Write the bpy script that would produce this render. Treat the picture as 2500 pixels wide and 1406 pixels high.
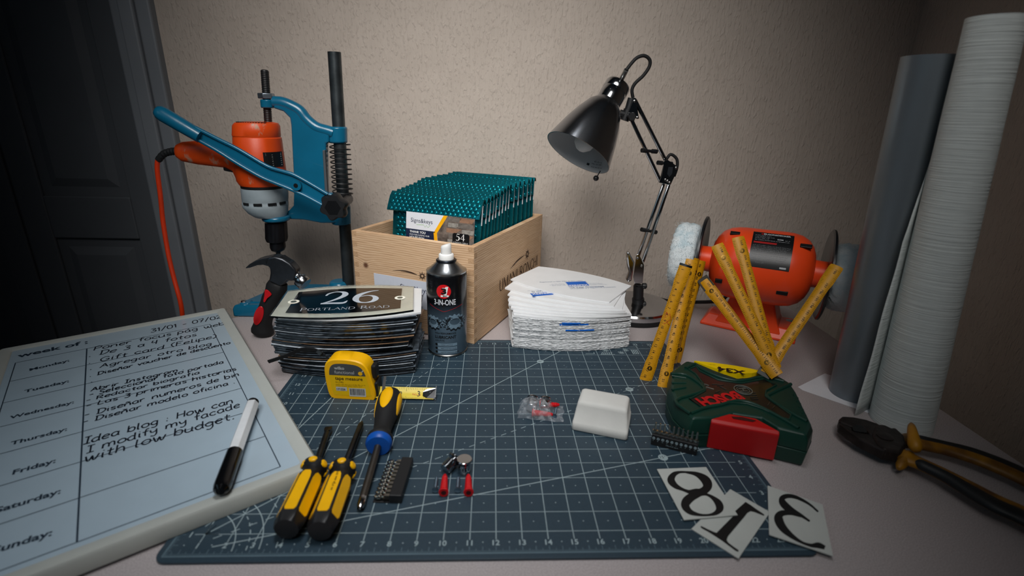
import bpy, math, random
from mathutils import Vector, Matrix, noise
from math import sin, cos, pi, radians, sqrt, atan2
for o in list(bpy.data.objects): bpy.data.objects.remove(o)
S = bpy.context.scene
COL = S.collection
random.seed(7)
V = Vector

# ---------------- camera ----------------
CP = V((-0.00848, -0.58676, 0.39317))
RR = V((0.99899, -0.03720, 0.02545)).normalized()
RU = V((-0.01160, 0.33330, 0.94270)).normalized()
RF = V((0.04360, 0.94210, -0.33250)).normalized()
RR = RF.cross(RU).normalized(); RU = RR.cross(RF).normalized()
FP = 1217.2
cd = bpy.data.cameras.new('camera'); cam = bpy.data.objects.new('camera', cd); COL.objects.link(cam)
cd.sensor_fit = 'HORIZONTAL'; cd.sensor_width = 36; cd.lens = FP * 36 / 2500
cd.clip_start = 0.02; cd.clip_end = 30
cm = Matrix((RR, RU, -RF)).transposed().to_4x4(); cm.translation = CP
cam.matrix_world = cm
cd.dof.use_dof = True; cd.dof.focus_distance = 0.86; cd.dof.aperture_fstop = 4.0
S.camera = cam

# ---------------- view, world, lights ----------------
S.view_settings.view_transform = 'Standard'; S.view_settings.look = 'None'
S.view_settings.gamma = 1; S.view_settings.use_curve_mapping = False
S.view_settings.exposure = 0.0
wd = bpy.data.worlds.new('room_dark'); S.world = wd; wd.use_nodes = True
wd.node_tree.nodes['Background'].inputs[0].default_value = (0.55, 0.75, 1.0, 1)
wd.node_tree.nodes['Background'].inputs[1].default_value = 0.008

def spot(name, loc, at, watts, cone, blend, rad, col):
    l = bpy.data.lights.new(name, 'SPOT'); l.energy = watts; l.spot_size = radians(cone); l.spot_blend = blend
    l.shadow_soft_size = rad; l.color = col
    o = bpy.data.objects.new(name, l); COL.objects.link(o); o.location = loc
    o.rotation_euler = (V(at) - V(loc)).to_track_quat('-Z', 'Y').to_euler()
    return o
def area(name, loc, at, watts, sx, sy, col, spread=180):
    l = bpy.data.lights.new(name, 'AREA'); l.energy = watts; l.shape = 'RECTANGLE'; l.size = sx; l.size_y = sy
    l.color = col; l.spread = radians(spread)
    o = bpy.data.objects.new(name, l); COL.objects.link(o); o.location = loc
    o.rotation_euler = (V(at) - V(loc)).to_track_quat('-Z', 'Y').to_euler()
    return o
spot('key_lamp', (-0.12, -0.58, 1.16), (-0.03, 0.56, 0.15), 106, 61, 1.0, 0.42, (1.0, 0.975, 0.945))
area('overhead_fill', (-0.05, -0.10, 1.60), (-0.10, -0.14, 0.0), 0.62, 0.40, 0.30, (0.97, 0.98, 1.0), 40)  # added overhead panel for highlights on metal and the table front
area('cool_fill', (-1.25, -0.80, 0.85), (-0.25, -0.05, 0.05), 0.22, 0.8, 0.7, (0.50, 0.80, 1.0), 70)  # added fill that tints the whiteboard blue; no window is modelled

# ---------------- pixel rays (2500x1406) ----------------
def ray(u, v): return RR * ((u - 1250) / FP) - RU * ((v - 703) / FP) + RF
def Z(u, v, h=0.0):
    d = ray(u, v); return CP + d * ((h - CP.z) / d.z)
def Y(u, v, y):
    d = ray(u, v); return CP + d * ((y - CP.y) / d.y)
def PLN(u, v, o, n):
    d = ray(u, v); return CP + d * ((V(o) - CP).dot(n) / d.dot(n))

# ---------------- materials ----------------
def lin(c): return c / 12.92 if c <= 0.04045 else ((c + 0.055) / 1.055) ** 2.4
def hexc(h): return tuple(lin(int(h[i:i + 2], 16) / 255) for i in (0, 2, 4)) + (1,)
MATS = {}
def mat(name, hx, rough=0.5, metal=0.0, var=0.06, vs=40, bump=0.0, bs=200, coat=0.0, trans=0.0, ior=1.45, alpha=1.0, hx2=None, spec=0.5, stretch=(1, 1, 1), detail=3, lo=0.35, hi=0.65):
    if name in MATS: return MATS[name]
    m = bpy.data.materials.new(name); m.use_nodes = True; nt = m.node_tree; N = nt.nodes; L = nt.links
    b = N['Principled BSDF']; b.inputs['Roughness'].default_value = rough; b.inputs['Metallic'].default_value = metal
    b.inputs['Coat Weight'].default_value = coat; b.inputs['Transmission Weight'].default_value = trans
    b.inputs['IOR'].default_value = ior; b.inputs['Alpha'].default_value = alpha; b.inputs['Specular IOR Level'].default_value = spec
    tc = N.new('ShaderNodeTexCoord'); mp = N.new('ShaderNodeMapping'); mp.inputs['Scale'].default_value = stretch
    L.new(tc.outputs['Object'], mp.inputs[0])
    c = hexc(hx)
    nz = N.new('ShaderNodeTexNoise'); nz.inputs['Scale'].default_value = vs; nz.inputs['Detail'].default_value = detail
    L.new(mp.outputs[0], nz.inputs['Vector'])
    rp = N.new('ShaderNodeValToRGB'); rp.color_ramp.elements[0].position = lo; rp.color_ramp.elements[1].position = hi
    c2 = hexc(hx2) if hx2 else tuple(min(1, x * (1 + var)) for x in c[:3]) + (1,)
    c1 = c if hx2 else tuple(x * (1 - var) for x in c[:3]) + (1,)
    rp.color_ramp.elements[0].color = c1; rp.color_ramp.elements[1].color = c2
    L.new(nz.outputs['Fac'], rp.inputs[0]); L.new(rp.outputs[0], b.inputs['Base Color'])
    if bump:
        n2 = N.new('ShaderNodeTexNoise'); n2.inputs['Scale'].default_value = bs; n2.inputs['Detail'].default_value = 4
        L.new(mp.outputs[0], n2.inputs['Vector'])
        bp = N.new('ShaderNodeBump'); bp.inputs['Strength'].default_value = bump; bp.inputs['Distance'].default_value = 0.001
        L.new(n2.outputs['Fac'], bp.inputs['Height']); L.new(bp.outputs[0], b.inputs['Normal'])
    MATS[name] = m; return m

def wood_mat(name, axis, knot=None):
    m = bpy.data.materials.new(name); m.use_nodes = True; nt = m.node_tree; N = nt.nodes; L = nt.links
    b = N['Principled BSDF']; b.inputs['Roughness'].default_value = 0.62
    tc = N.new('ShaderNodeTexCoord')
    sep = N.new('ShaderNodeSeparateXYZ'); L.new(tc.outputs['Object'], sep.inputs[0])
    # warped height drives the grain bands
    mp = N.new('ShaderNodeMapping'); mp.inputs['Scale'].default_value = (3.5, 3.5, 9)
    L.new(tc.outputs['Object'], mp.inputs[0])
    nz = N.new('ShaderNodeTexNoise'); nz.inputs['Scale'].default_value = 1.0; nz.inputs['Detail'].default_value = 2; L.new(mp.outputs[0], nz.inputs['Vector'])
    ma = N.new('ShaderNodeMath'); ma.operation = 'MULTIPLY_ADD'; ma.inputs[1].default_value = 0.014; L.new(nz.outputs['Fac'], ma.inputs[0]); L.new(sep.outputs['Z'], ma.inputs[2])
    h = ma.outputs[0]
    if knot:
        cb = N.new('ShaderNodeVectorMath'); cb.operation = 'DISTANCE'; cb.inputs[1].default_value = knot; L.new(tc.outputs['Object'], cb.inputs[0])
        k1 = N.new('ShaderNodeMath'); k1.operation = 'MULTIPLY'; k1.inputs[1].default_value = -55; L.new(cb.outputs['Value'], k1.inputs[0])
        k2 = N.new('ShaderNodeMath'); k2.operation = 'EXPONENT'; L.new(k1.outputs[0], k2.inputs[0])
        k3 = N.new('ShaderNodeMath'); k3.operation = 'MULTIPLY_ADD'; k3.inputs[1].default_value = 0.013; L.new(k2.outputs[0], k3.inputs[0]); L.new(h, k3.inputs[2]); h = k3.outputs[0]
    s = N.new('ShaderNodeMath'); s.operation = 'MULTIPLY'; s.inputs[1].default_value = 1700; L.new(h, s.inputs[0])
    sn = N.new('ShaderNodeMath'); sn.operation = 'SINE'; L.new(s.outputs[0], sn.inputs[0])
    mp2 = N.new('ShaderNodeMapping'); mp2.inputs['Scale'].default_value = (30, 30, 900); L.new(tc.outputs['Object'], mp2.inputs[0])
    nf = N.new('ShaderNodeTexNoise'); nf.inputs['Scale'].default_value = 1; nf.inputs['Detail'].default_value = 4; L.new(mp2.outputs[0], nf.inputs['Vector'])
    ad = N.new('ShaderNodeMath'); ad.operation = 'MULTIPLY_ADD'; ad.inputs[1].default_value = 0.2; L.new(sn.outputs[0], ad.inputs[0]); L.new(nf.outputs['Fac'], ad.inputs[2])
    rp = N.new('ShaderNodeValToRGB'); e = rp.color_ramp.elements
    e[0].position = 0.15; e[0].color = hexc('e0c3a2'); e[1].position = 0.95; e[1].color = hexc('a5815f')
    e2 = rp.color_ramp.elements.new(0.55); e2.color = hexc('cda883')
    L.new(ad.outputs[0], rp.inputs[0]); out = rp.outputs[0]
    if knot:
        mr = N.new('ShaderNodeMapRange'); mr.inputs[1].default_value = 0.003; mr.inputs[2].default_value = 0.0075; L.new(cb.outputs['Value'], mr.inputs[0])
        mx = N.new('ShaderNodeMix'); mx.data_type = 'RGBA'; L.new(mr.outputs[0], mx.inputs[0]); mx.inputs[6].default_value = hexc('6a4530'); L.new(out, mx.inputs[7]); out = mx.outputs[2]
    L.new(out, b.inputs['Base Color'])
    bp = N.new('ShaderNodeBump'); bp.inputs['Strength'].default_value = 0.35; bp.inputs['Distance'].default_value = 0.0006; L.new(nf.outputs['Fac'], bp.inputs['Height']); L.new(bp.outputs[0], b.inputs['Normal'])
    return m

# ---------------- mesh builder ----------------
TXT = {}
def text_geo(s, bold=0.0):
    k = (s, bold)
    if k not in TXT:
        c = bpy.data.curves.new('t', 'FONT'); c.body = s; c.resolution_u = 3; c.offset = bold
        o = bpy.data.objects.new('t', c); m = bpy.data.meshes.new_from_object(o)
        TXT[k] = ([(v.co.x, v.co.y) for v in m.vertices], [tuple(p.vertices) for p in m.polygons])
        bpy.data.objects.remove(o); bpy.data.curves.remove(c); bpy.data.meshes.remove(m)
    return TXT[k]
def frame(d, ref=None):
    d = V(d).normalized(); r = V(ref) if ref is not None else (V((0, 0, 1)) if abs(d.z) < 0.9 else V((1, 0, 0)))
    x = r.cross(d).normalized(); y = d.cross(x).normalized(); return x, y, d
def catmull(pts, n=6, closed=False):
    P = [V(p) for p in pts]
    if len(P) < 3: return P
    out = []; m = len(P); rng = range(m) if closed else range(m - 1)
    for i in rng:
        p0 = P[(i - 1) % m] if (closed or i > 0) else P[0] * 2 - P[1]; p1 = P[i]; p2 = P[(i + 1) % m]
        p3 = P[(i + 2) % m] if (closed or i + 2 < m) else P[-1] * 2 - P[-2]
        for k in range(n):
            t = k / n
            out.append(0.5 * ((2 * p1) + (p2 - p0) * t + (2 * p0 - 5 * p1 + 4 * p2 - p3) * t * t + (3 * p1 - p0 - 3 * p2 + p3) * t ** 3))
    if not closed: out.append(P[-1])
    return out
class MB:
    def __init__(s): s.v = []; s.f = []; s.m = []; s.flat = set()
    def add(s, vs, fs, m=0):
        b = len(s.v); s.v += [V(p) for p in vs]; s.f += [tuple(b + i for i in f) for f in fs]; s.m += [m] * len(fs); return s
    def box(s, lo, hi, m=0, M=None):
        vs = [V((x, y, z)) for x in (lo[0], hi[0]) for y in (lo[1], hi[1]) for z in (lo[2], hi[2])]
        if M is not None: vs = [M @ p for p in vs]
        return s.add(vs, [(0, 1, 3, 2), (4, 6, 7, 5), (0, 4, 5, 1), (2, 3, 7, 6), (0, 2, 6, 4), (1, 5, 7, 3)], m)
    def loft(s, rings, m=0, caps=True, closed=True):
        b = len(s.v); n = len(rings[0]); fs = []
        for r in rings: s.v += [V(p) for p in r]
        for i in range(len(rings) - 1):
            for j in range(n if closed else n - 1):
                k = (j + 1) % n; fs.append((b + i * n + j, b + i * n + k, b + (i + 1) * n + k, b + (i + 1) * n + j))
        if caps: fs.append(tuple(b + j for j in reversed(range(n)))); fs.append(tuple(b + (len(rings) - 1) * n + j for j in range(n)))
        s.f += fs; s.m += [m] * len(fs); return s
    def lathe(s, o, d, prof, n=32, m=0, caps=True, ref=None):
        x, y, d = frame(d, ref); o = V(o)
        return s.loft([[o + d * h + (x * cos(2 * pi * j / n) + y * sin(2 * pi * j / n)) * r for j in range(n)] for r, h in prof], m, caps)
    def cyl(s, a, b, r0, r1=None, n=20, m=0):
        a = V(a); b = V(b); return s.lathe(a, b - a, [(r0, 0), (r0 if r1 is None else r1, (b - a).length)], n, m)
    def tube(s, pts, r, n=10, m=0, closed=False, flat=None):
        P = [V(p) for p in pts]; k = len(P); rs = r if isinstance(r, (list, tuple)) else [r] * k
        up = None; rings = []
        for i in range(k):
            t = (P[(i + 1) % k] - P[i - 1]) if closed else (P[min(i + 1, k - 1)] - P[max(i - 1, 0)])
            t.normalize()
            if up is None: up = frame(t)[0]
            up = (up - t * up.dot(t)).normalized(); w = t.cross(up)
            rings.append([P[i] + (up * cos(2 * pi * j / n) + w * sin(2 * pi * j / n)) * rs[i] for j in range(n)])
        if closed: rings.append(rings[0])
        return s.loft(rings, m, not closed)
    def bar(s, pts, w, h, up, m=0):
        P = [V(p) for p in pts]; k = len(P); up = V(up).normalized(); rings = []
        for i in range(k):
            t = (P[min(i + 1, k - 1)] - P[max(i - 1, 0)]).normalized(); a = t.cross(up).normalized()
            ww = w[i] if isinstance(w, (list, tuple)) else w
            rings.append([P[i] + a * sx * ww / 2 + up * sy * h / 2 for sx, sy in ((-1, -1), (1, -1), (1, 1), (-1, 1))])
        return s.loft(rings, m)
    def prism(s, poly, off, m=0):
        off = V(off); P = [V(p) for p in poly]; return s.loft([P, [p + off for p in P]], m)
    def face(s, poly, m=0): return s.add(poly, [tuple(range(len(poly)))], m)
    def sphere(s, c, r, n=16, m=0, sc=(1, 1, 1)):
        c = V(c); k = n // 2
        rg = [[c + V((r * sin(pi * i / k) * cos(2 * pi * j / n) * sc[0], r * sin(pi * i / k) * sin(2 * pi * j / n) * sc[1], r * cos(pi * i / k) * sc[2])) for j in range(n)] for i in range(1, k)]
        return s.loft(rg, m)
    def text(s, t, A, B, up, k=1.0, m=0, bold=0.0, h=None, fn=None, c=False):
        """write t from A to B, letters rising along up; h fixes the letter size instead of stretching to B"""
        vs, fs = text_geo(t, bold)
        if not vs: return s
        mx = max(p[0] for p in vs); mn = min(p[0] for p in vs)
        if fn: return s.add([fn(x, y) for x, y in vs], fs, m)
        A = V(A); B = V(B); d = (B - A); Ln = d.length; d.normalize(); up = V(up); up = (up - d * up.dot(d)).normalized()
        sc = Ln / (mx - mn) if h is None else h; o = A
        if h is not None and c: o = A + d * (Ln - (mx - mn) * h) / 2
        return s.add([o + d * (x - mn) * sc + up * y * sc * k for x, y in vs], fs, m)
    def marks(s, A, B, up, h, m=0, fn=None, seed=1):
        """a line of print too small to read: broken strokes from A to B"""
        rd = random.Random(seed + len(s.v)); A = V(A); B = V(B); d = (B - A); L = d.length; d.normalize(); up = V(up).normalized(); x = 0; left = rd.randint(3, 8)
        while x < L - h * .4:
            w = h * rd.uniform(.3, .6); hh = h * rd.choice((.62, .62, 1.0)); k = h * .13
            for (a, b_, c, e) in ((0, 0, k, hh), (0, 0, w, k)) if rd.random() < .5 else ((w * .4, 0, w * .4 + k, hh), (0, hh * .5, w, hh * .5 + k)):
                q = [(x + a, b_), (x + c, b_), (x + c, e), (x + a, e)]
                s.add([fn(p[0], p[1]) if fn else A + d * p[0] + up * p[1] for p in q], [(0, 1, 2, 3)], m)
            x += w + h * .16; left -= 1
            if left == 0: x += h * .45; left = rd.randint(3, 8)
        return s
    def ribbon(s, pts, w, fn, m=0, smooth=4):
        """flat stroke; pts 2d, w constant or function(dir angle, t)"""
        P = [V((p[0], p[1], 0)) for p in pts]
        if smooth: P = catmull(P, smooth)
        k = len(P); L = []; R = []
        for i in range(k):
            t = P[min(i + 1, k - 1)] - P[max(i - 1, 0)]
            if t.length < 1e-9: t = V((1, 0, 0))
            t.normalize(); nrm = V((-t.y, t.x, 0)); ww = w(atan2(t.y, t.x), i / (k - 1)) if callable(w) else w
            L.append(P[i] + nrm * ww / 2); R.append(P[i] - nrm * ww / 2)
        vs = [fn(p.x, p.y) for p in L] + [fn(p.x, p.y) for p in R]
        return s.add(vs, [(i, k + i, k + i + 1, i + 1) for i in range(k - 1)], m)
    def build(s, name, mats, parent=None, smooth=35, bevel=0.0, segs=2, local=False):
        me = bpy.data.meshes.new(name)
        T = WORLD.get(parent.name) if (parent is not None and not local) else None
        vs = [T @ p for p in s.v] if T is not None else s.v
        me.from_pydata([tuple(p) for p in vs], [], s.f); me.update()
        ms = mats if isinstance(mats, (list, tuple)) else [mats]
        for x in ms: me.materials.append(x)
        if len(ms) > 1: me.polygons.foreach_set('material_index', s.m)
        if smooth:
            me.polygons.foreach_set('use_smooth', [True] * len(me.polygons)); me.set_sharp_from_angle(angle=radians(smooth))
        o = bpy.data.objects.new(name, me); COL.objects.link(o)
        if parent is not None:
            o.parent = parent
            if parent.name in WORLD: WORLD[o.name] = WORLD[parent.name]
        if bevel:
            md = o.modifiers.new('bevel', 'BEVEL'); md.width = bevel; md.segments = segs; md.limit_method = 'ANGLE'; md.angle_limit = radians(40)
            md.harden_normals = False
        return o
WORLD = {}
def thing(name, label, cat, loc=(0, 0, 0), rot=(0, 0, 0), group=None):
    o = bpy.data.objects.new(name, None); COL.objects.link(o); o.empty_display_size = 0.02
    o.location = loc; o.rotation_euler = rot; o['label'] = label; o['category'] = cat
    if group: o['group'] = group
    M = Matrix.Translation(V(loc)) @ (Matrix.Rotation(rot[2], 4, 'Z') @ Matrix.Rotation(rot[1], 4, 'Y') @ Matrix.Rotation(rot[0], 4, 'X'))
    WORLD[o.name] = M.inverted()
    return o
def tag(o, label, cat, group=None):
    o['label'] = label; o['category'] = cat
    if group: o['group'] = group
    return o
def struct(o): o['kind'] = 'structure'; return o
def dup(root, M, label=None, meshes=None):
    r = root.copy(); COL.objects.link(r); r.matrix_world = M
    if label: r['label'] = label
    for ch in list(root.children):
        c = ch.copy(); COL.objects.link(c); c.parent = r
        for g in list(ch.children):
            d = g.copy(); COL.objects.link(d); d.parent = c
    return r
def TR(loc, rz=0, rx=0, ry=0): return Matrix.Translation(V(loc)) @ Matrix.Rotation(rz, 4, 'Z') @ Matrix.Rotation(ry, 4, 'Y') @ Matrix.Rotation(rx, 4, 'X')

# ---------------- shared materials ----------------
m_black = mat('black_plastic', '17181a', 0.45, bump=0.1)
m_rubber = mat('black_rubber', '101113', 0.7, bump=0.15)
m_chrome = mat('chrome', 'b8babd', 0.12, 1.0, var=0.03)
m_steel = mat('steel', '8a8a88', 0.32, 1.0, var=0.12, vs=80)
m_darksteel = mat('dark_steel', '45474a', 0.38, 1.0, var=0.25, vs=60, bump=0.1)
m_white = mat('white_paint', 'e8e8e6', 0.5, var=0.02)
m_ink = mat('black_ink', '0b0c0e', 0.5, var=0.02)
m_yellow = mat('yellow_plastic', 'f0b400', 0.38, var=0.03)
m_red = mat('red_plastic', 'c20a14', 0.4, var=0.05)
m_teal = mat('teal_enamel', '0c6080', 0.3, var=0.05, vs=25, bump=0.05, bs=300, coat=0.3)
m_orange = mat('orange_paint', 'f24a1c', 0.34, var=0.06, vs=15, bump=0.06, bs=350, coat=0.2)
m_paper = mat('white_paper', 'e2e4ea', 0.8, var=0.02)
# ================= ROOM =================
YB = 0.63; XR = 0.945; FZ = -0.75
def wall_mat():
    m = bpy.data.materials.new('textured_wall_paint'); m.use_nodes = True; nt = m.node_tree; N = nt.nodes; L = nt.links
    b = N['Principled BSDF']; b.inputs['Roughness'].default_value = 0.75
    tc = N.new('ShaderNodeTexCoord')
    mp = N.new('ShaderNodeMapping'); mp.inputs['Scale'].default_value = (1, 1, 0.45); L.new(tc.outputs['Object'], mp.inputs[0])
    n1 = N.new('ShaderNodeTexNoise'); n1.inputs['Scale'].default_value = 170; n1.inputs['Detail'].default_value = 4; n1.inputs['Distortion'].default_value = 0.25
    n2 = N.new('ShaderNodeTexNoise'); n2.inputs['Scale'].default_value = 14; n2.inputs['Detail'].default_value = 3; n2.inputs['Distortion'].default_value = 0.3
    mp3 = N.new('ShaderNodeMapping'); mp3.inputs['Scale'].default_value = (170, 170, 22); L.new(tc.outputs['Object'], mp3.inputs[0])
    n3 = N.new('ShaderNodeTexNoise'); n3.inputs['Scale'].default_value = 1; n3.inputs['Detail'].default_value = 2; n3.inputs['Distortion'].default_value = 1.2
    L.new(mp.outputs[0], n1.inputs['Vector']); L.new(tc.outputs['Object'], n2.inputs['Vector']); L.new(mp3.outputs[0], n3.inputs['Vector'])
    r1 = N.new('ShaderNodeMapRange'); r1.inputs[1].default_value = 0.52; r1.inputs[2].default_value = 0.72; L.new(n1.outputs['Fac'], r1.inputs[0])
    a = N.new('ShaderNodeMath'); a.operation = 'MULTIPLY_ADD'; a.inputs[1].default_value = 0.8; L.new(n2.outputs['Fac'], a.inputs[0]); L.new(r1.outputs[0], a.inputs[2])
    a2 = N.new('ShaderNodeMath'); a2.operation = 'MULTIPLY_ADD'; a2.inputs[1].default_value = 1.3; L.new(n3.outputs['Fac'], a2.inputs[0]); L.new(a.outputs[0], a2.inputs[2])
    bp = N.new('ShaderNodeBump'); bp.inputs['Strength'].default_value = 0.72; bp.inputs['Distance'].default_value = 0.0015
    L.new(a2.outputs[0], bp.inputs['Height']); L.new(bp.outputs[0], b.inputs['Normal'])
    rp = N.new('ShaderNodeValToRGB'); rp.color_ramp.elements[0].color = hexc('b5a99e'); rp.color_ramp.elements[1].color = hexc('c2b6ab')
    L.new(n2.outputs['Fac'], rp.inputs[0]); L.new(rp.outputs[0], b.inputs['Base Color'])
    return m
m_wall = wall_mat()
m_door = mat('grey_door_paint', '5c6065', 0.5, var=0.04, vs=8)
m_floor = mat('dark_floor', '3a332d', 0.6, var=0.1, vs=6)
b = MB(); b.box((-0.735, YB, FZ), (XR + 0.1, YB + 0.1, 1.75)); struct(b.build('wall_back', m_wall, smooth=0))
b = MB(); b.box((XR, -1.4, FZ), (XR + 0.1, YB, 1.75)); struct(b.build('wall_right', m_wall, smooth=0))
b = MB(); b.box((-2.3, -1.5, FZ - 0.05), (XR + 0.1, YB + 0.1, FZ)); struct(b.build('floor', m_floor, smooth=0))
# panelled cupboard doors left of the wall
def door(name, x0, x1, handle):
    r = bpy.data.objects.new(name, None); COL.objects.link(r); r.location = (x0, YB + 0.02, FZ); struct(r)
    WORLD[name] = Matrix.Translation(-V(r.location))
    b = MB(); b.box((x0, YB + 0.02, FZ), (x1, YB + 0.05, 1.75))
    st = 0.062
    pan = [(FZ + 0.1, 0.075), (0.178, 0.95), (1.03, 1.68)]
    f = MB()
    ys = YB + 0.012
    for xa, xb in ((x0 + 0.001, x0 + st), (x1 - st, x1 - 0.001)): f.box((xa, ys, FZ), (xb, YB + 0.02, 1.75))
    zs = [FZ] + [z for p in pan for z in p] + [1.75]
    for i in range(0, len(zs), 2): f.box((x0 + st, ys, zs[i]), (x1 - st, YB + 0.02, zs[i + 1]))
    b.build('door_leaf', m_door, r, smooth=0)
    f.build('door_frame', m_door, r, smooth=0, bevel=0.003)
    for za, zb in pan:
        p = MB(); g = 0.022
        lo = [(x0 + st + g, za + g), (x1 - st - g, za + g), (x1 - st - g, zb - g), (x0 + st + g, zb - g)]
        hi = [(x0 + st + g + .02, za + g + .02), (x1 - st - g - .02, za + g + .02), (x1 - st - g - .02, zb - g - .02), (x0 + st + g + .02, zb - g - .02)]
        p.loft([[V((x, YB + 0.02, z)) for x, z in lo], [V((x, YB + 0.013, z)) for x, z in hi]], caps=True)
        p.build('door_panel', m_door, r, smooth=0)
    if handle:
        h = MB(); h.box((x1 - 0.012, ys - 0.006, 0.105), (x1 - 0.004, ys, 0.165)); h.build('hinge', m_darksteel, r, smooth=0)
door('door_1', -1.46, -1.14, False); door('door_2', -1.135, -0.81, False)
door('door_3', -1.80, -1.465, False)
bpy.data.objects['door_1'].name = 'door_1'
b = MB()
for xa, xb, d in ((-0.805, -0.783, 0.018), (-0.783, -0.752, 0.028), (-0.752, -0.722, 0.02)):
    b.box((xa, YB - d, FZ), (xb, YB + 0.05, 1.75))
struct(b.build('trim_1', mat('trim_paint', '7d8288', 0.5, var=0.04, vs=8), smooth=0, bevel=0.004))
b = MB(); b.box((-2.3, YB + 0.05, FZ), (-0.72, YB + 0.1, 1.75)); struct(b.build('wall_left', m_door, smooth=0))

# ================= TABLE =================
tb = [(-0.85, -0.45), (0.648, -0.45), (0.655, 0.4375), (0.38, 0.468), (-0.10, 0.52), (-0.478, 0.47), (-0.505, 0.338), (-0.86, 0.085)]
r = thing('work_table', 'pinkish grey speckled work table top under all the tools', 'table', (0, 0, FZ))
def speck_mat():
    m = mat('speckled_laminate', 'a19898', 0.55, hx2='b9b1b1', vs=900, lo=0.42, hi=0.6, bump=0.12, bs=900)
    return m
b = MB(); b.prism([V((x, y, -0.028)) for x, y in tb], (0, 0, 0.028)); b.build('table_top', speck_mat(), r, smooth=0, bevel=0.002)
for x, y in ((-0.6, -0.36), (0.55, -0.36), (0.55, 0.36), (-0.42, 0.38)):
    b = MB(); b.box((x - .025, y - .025, FZ), (x + .025, y + .025, -0.028)); b.build('leg', m_steel, r, smooth=0)

# ================= CUTTING MAT =================
I = 0.0254
MT = 0.003
mr = thing('cutting_mat', 'large slate grey cutting mat with a pale inch grid under the tools', 'cutting mat', (0, 0, 0))
def rrect(x0, y0, x1, y1, r, z, n=6):
    P = []
    for cx, cy, a in ((x1 - r, y1 - r, 0), (x0 + r, y1 - r, 90), (x0 + r, y0 + r, 180), (x1 - r, y0 + r, 270)):
        for k in range(n + 1):
            t = radians(a + 90 * k / n); P.append(V((cx + r * cos(t), cy + r * sin(t), z)))
    return P
b = MB(); b.prism(rrect(-12.25 * I, -9.25 * I, 12.25 * I, 9.25 * I, 0.012, 0.0002), (0, 0, MT - 0.0002))
b.build('mat_sheet', mat('slate_vinyl', '2a3c48', 0.40, var=0.05, vs=300, bump=0.15, bs=1500), mr, smooth=40, bevel=0.0004)
g = MB(); zt = MT + 0.00006
def gp(x, y): return V(((x - 12) * I, (y - 9) * I, zt))
def gl(x0, y0, x1, y1, w=0.0008, m=0, ex=0.0):
    a = gp(x0, y0); c = gp(x1, y1); d = (c - a).normalized(); n = V((-d.y, d.x, 0)) * w / 2; z = V((0, 0, ex))
    g.add([a - n + z, a + n + z, c + n + z, c - n + z], [(0, 3, 2, 1)], m)
for i in range(1, 24): gl(i, 0.62, i, 17.45)
for j in range(1, 18): gl(0.62 if j < 10 else 0.75, j, 23.35, j, 0.0007)
for a, dash in ((15, 0), (30, 1), (45, 0), (60, 1), (75, 0)):
    t = radians(a); L = min(23.2 / cos(t), 17.4 / sin(t)) if a < 90 else 17; r0 = 1.6
    if dash:
        q = r0
        while q < L: gl(q * cos(t), q * sin(t), min(q + .3, L) * cos(t), min(q + .3, L) * sin(t), 0.0009, 0, 0.00003); q += 0.6
    else: gl(r0 * cos(t), r0 * sin(t), L * cos(t), L * sin(t), 0.0011, 0, 0.00003)
for cx, cy in ((15, 15), (20, 20 * math.tan(radians(30))), (20, 20 * math.tan(radians(15)))):
    c = gp(cx, cy); g.face([c + V((cos(k * pi / 12) * .0058, sin(k * pi / 12) * .0058, .0001)) for k in range(24)])
    g.text('45°' if cy == 15 else ('30°' if cy > 8 else '15°'), c + V((-.0035, -.0015, .00015)), c + V((.0035, -.0015, .00015)), (0, 1, 0), m=1)
for i in range(24):
    for j in range(18):
        c = gp(i + .5, j + .5); g.face([c + V((cos(k * pi / 3) * .0007, sin(k * pi / 3) * .0007, 0)) for k in range(6)])
        
gl(0, 0, 24, 0, .0012, 2); gl(0, 0, 0, 18, .0012, 2); gl(24, 0, 24, 18, .0012, 2); gl(0, 18, 24, 18, .0012, 2)
for k in range(1, 24 * 16):
    x = k / 16; l = .3 if k % 8 == 0 else (.2 if k % 4 == 0 else .12)
    gl(x, 0, x, l, .00045, 2); gl(x, 18, x, 18 - l, .00045, 2)
for k in range(1, 18 * 16):
    y = k / 16; l = .3 if k % 8 == 0 else (.2 if k % 4 == 0 else .12)
    gl(0, y, l, y, .00045, 2); gl(24, y, 24 - l, y, .00045, 2)
for i in range(1, 24):
    g.text(str(i), gp(i - .3, .36), gp(i + .3, .36), (0, 1, 0), h=0.0085, c=True, bold=0.02)
    g.text(str(i), gp(i - .3, 17.52), gp(i + .3, 17.52), (0, 1, 0), h=0.0085, c=True, bold=0.02)
for j in range(1, 18):
    g.text(str(j), gp(.22, j - .12), gp(.75, j - .12), (0, 1, 0), h=0.0085, c=True, bold=0.02)
    g.text(str(j), gp(23.38, j - .12), gp(23.8, j - .12), (0, 1, 0), h=0.0085, c=True, bold=0.02)
for r0, dash in ((2.35, 0), (2.85, 1), (3.3, 0), (3.9, 1)):
    for k in range(5, 85, 1 if not dash else 8):
        a0 = radians(k); a1 = radians(k + (1 if not dash else 4))
        gl(r0 * cos(a0), r0 * sin(a0), r0 * cos(a1), r0 * sin(a1), .0009, 0, .00005)
for k in range(10, 90, 10):
    t = radians(k); g.text(str(k), gp(4.3 * cos(t) - .2, 4.3 * sin(t)), gp(4.3 * cos(t) + .2, 4.3 * sin(t)), (0, 1, 0), h=.005, c=True)
for q in range(16):
    a = radians(q * 22.5); gl(1.0, 1.0, 1.0 + .5 * abs(cos(a)), 1.0 + .5 * abs(sin(a)), .0006, 2)
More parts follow.
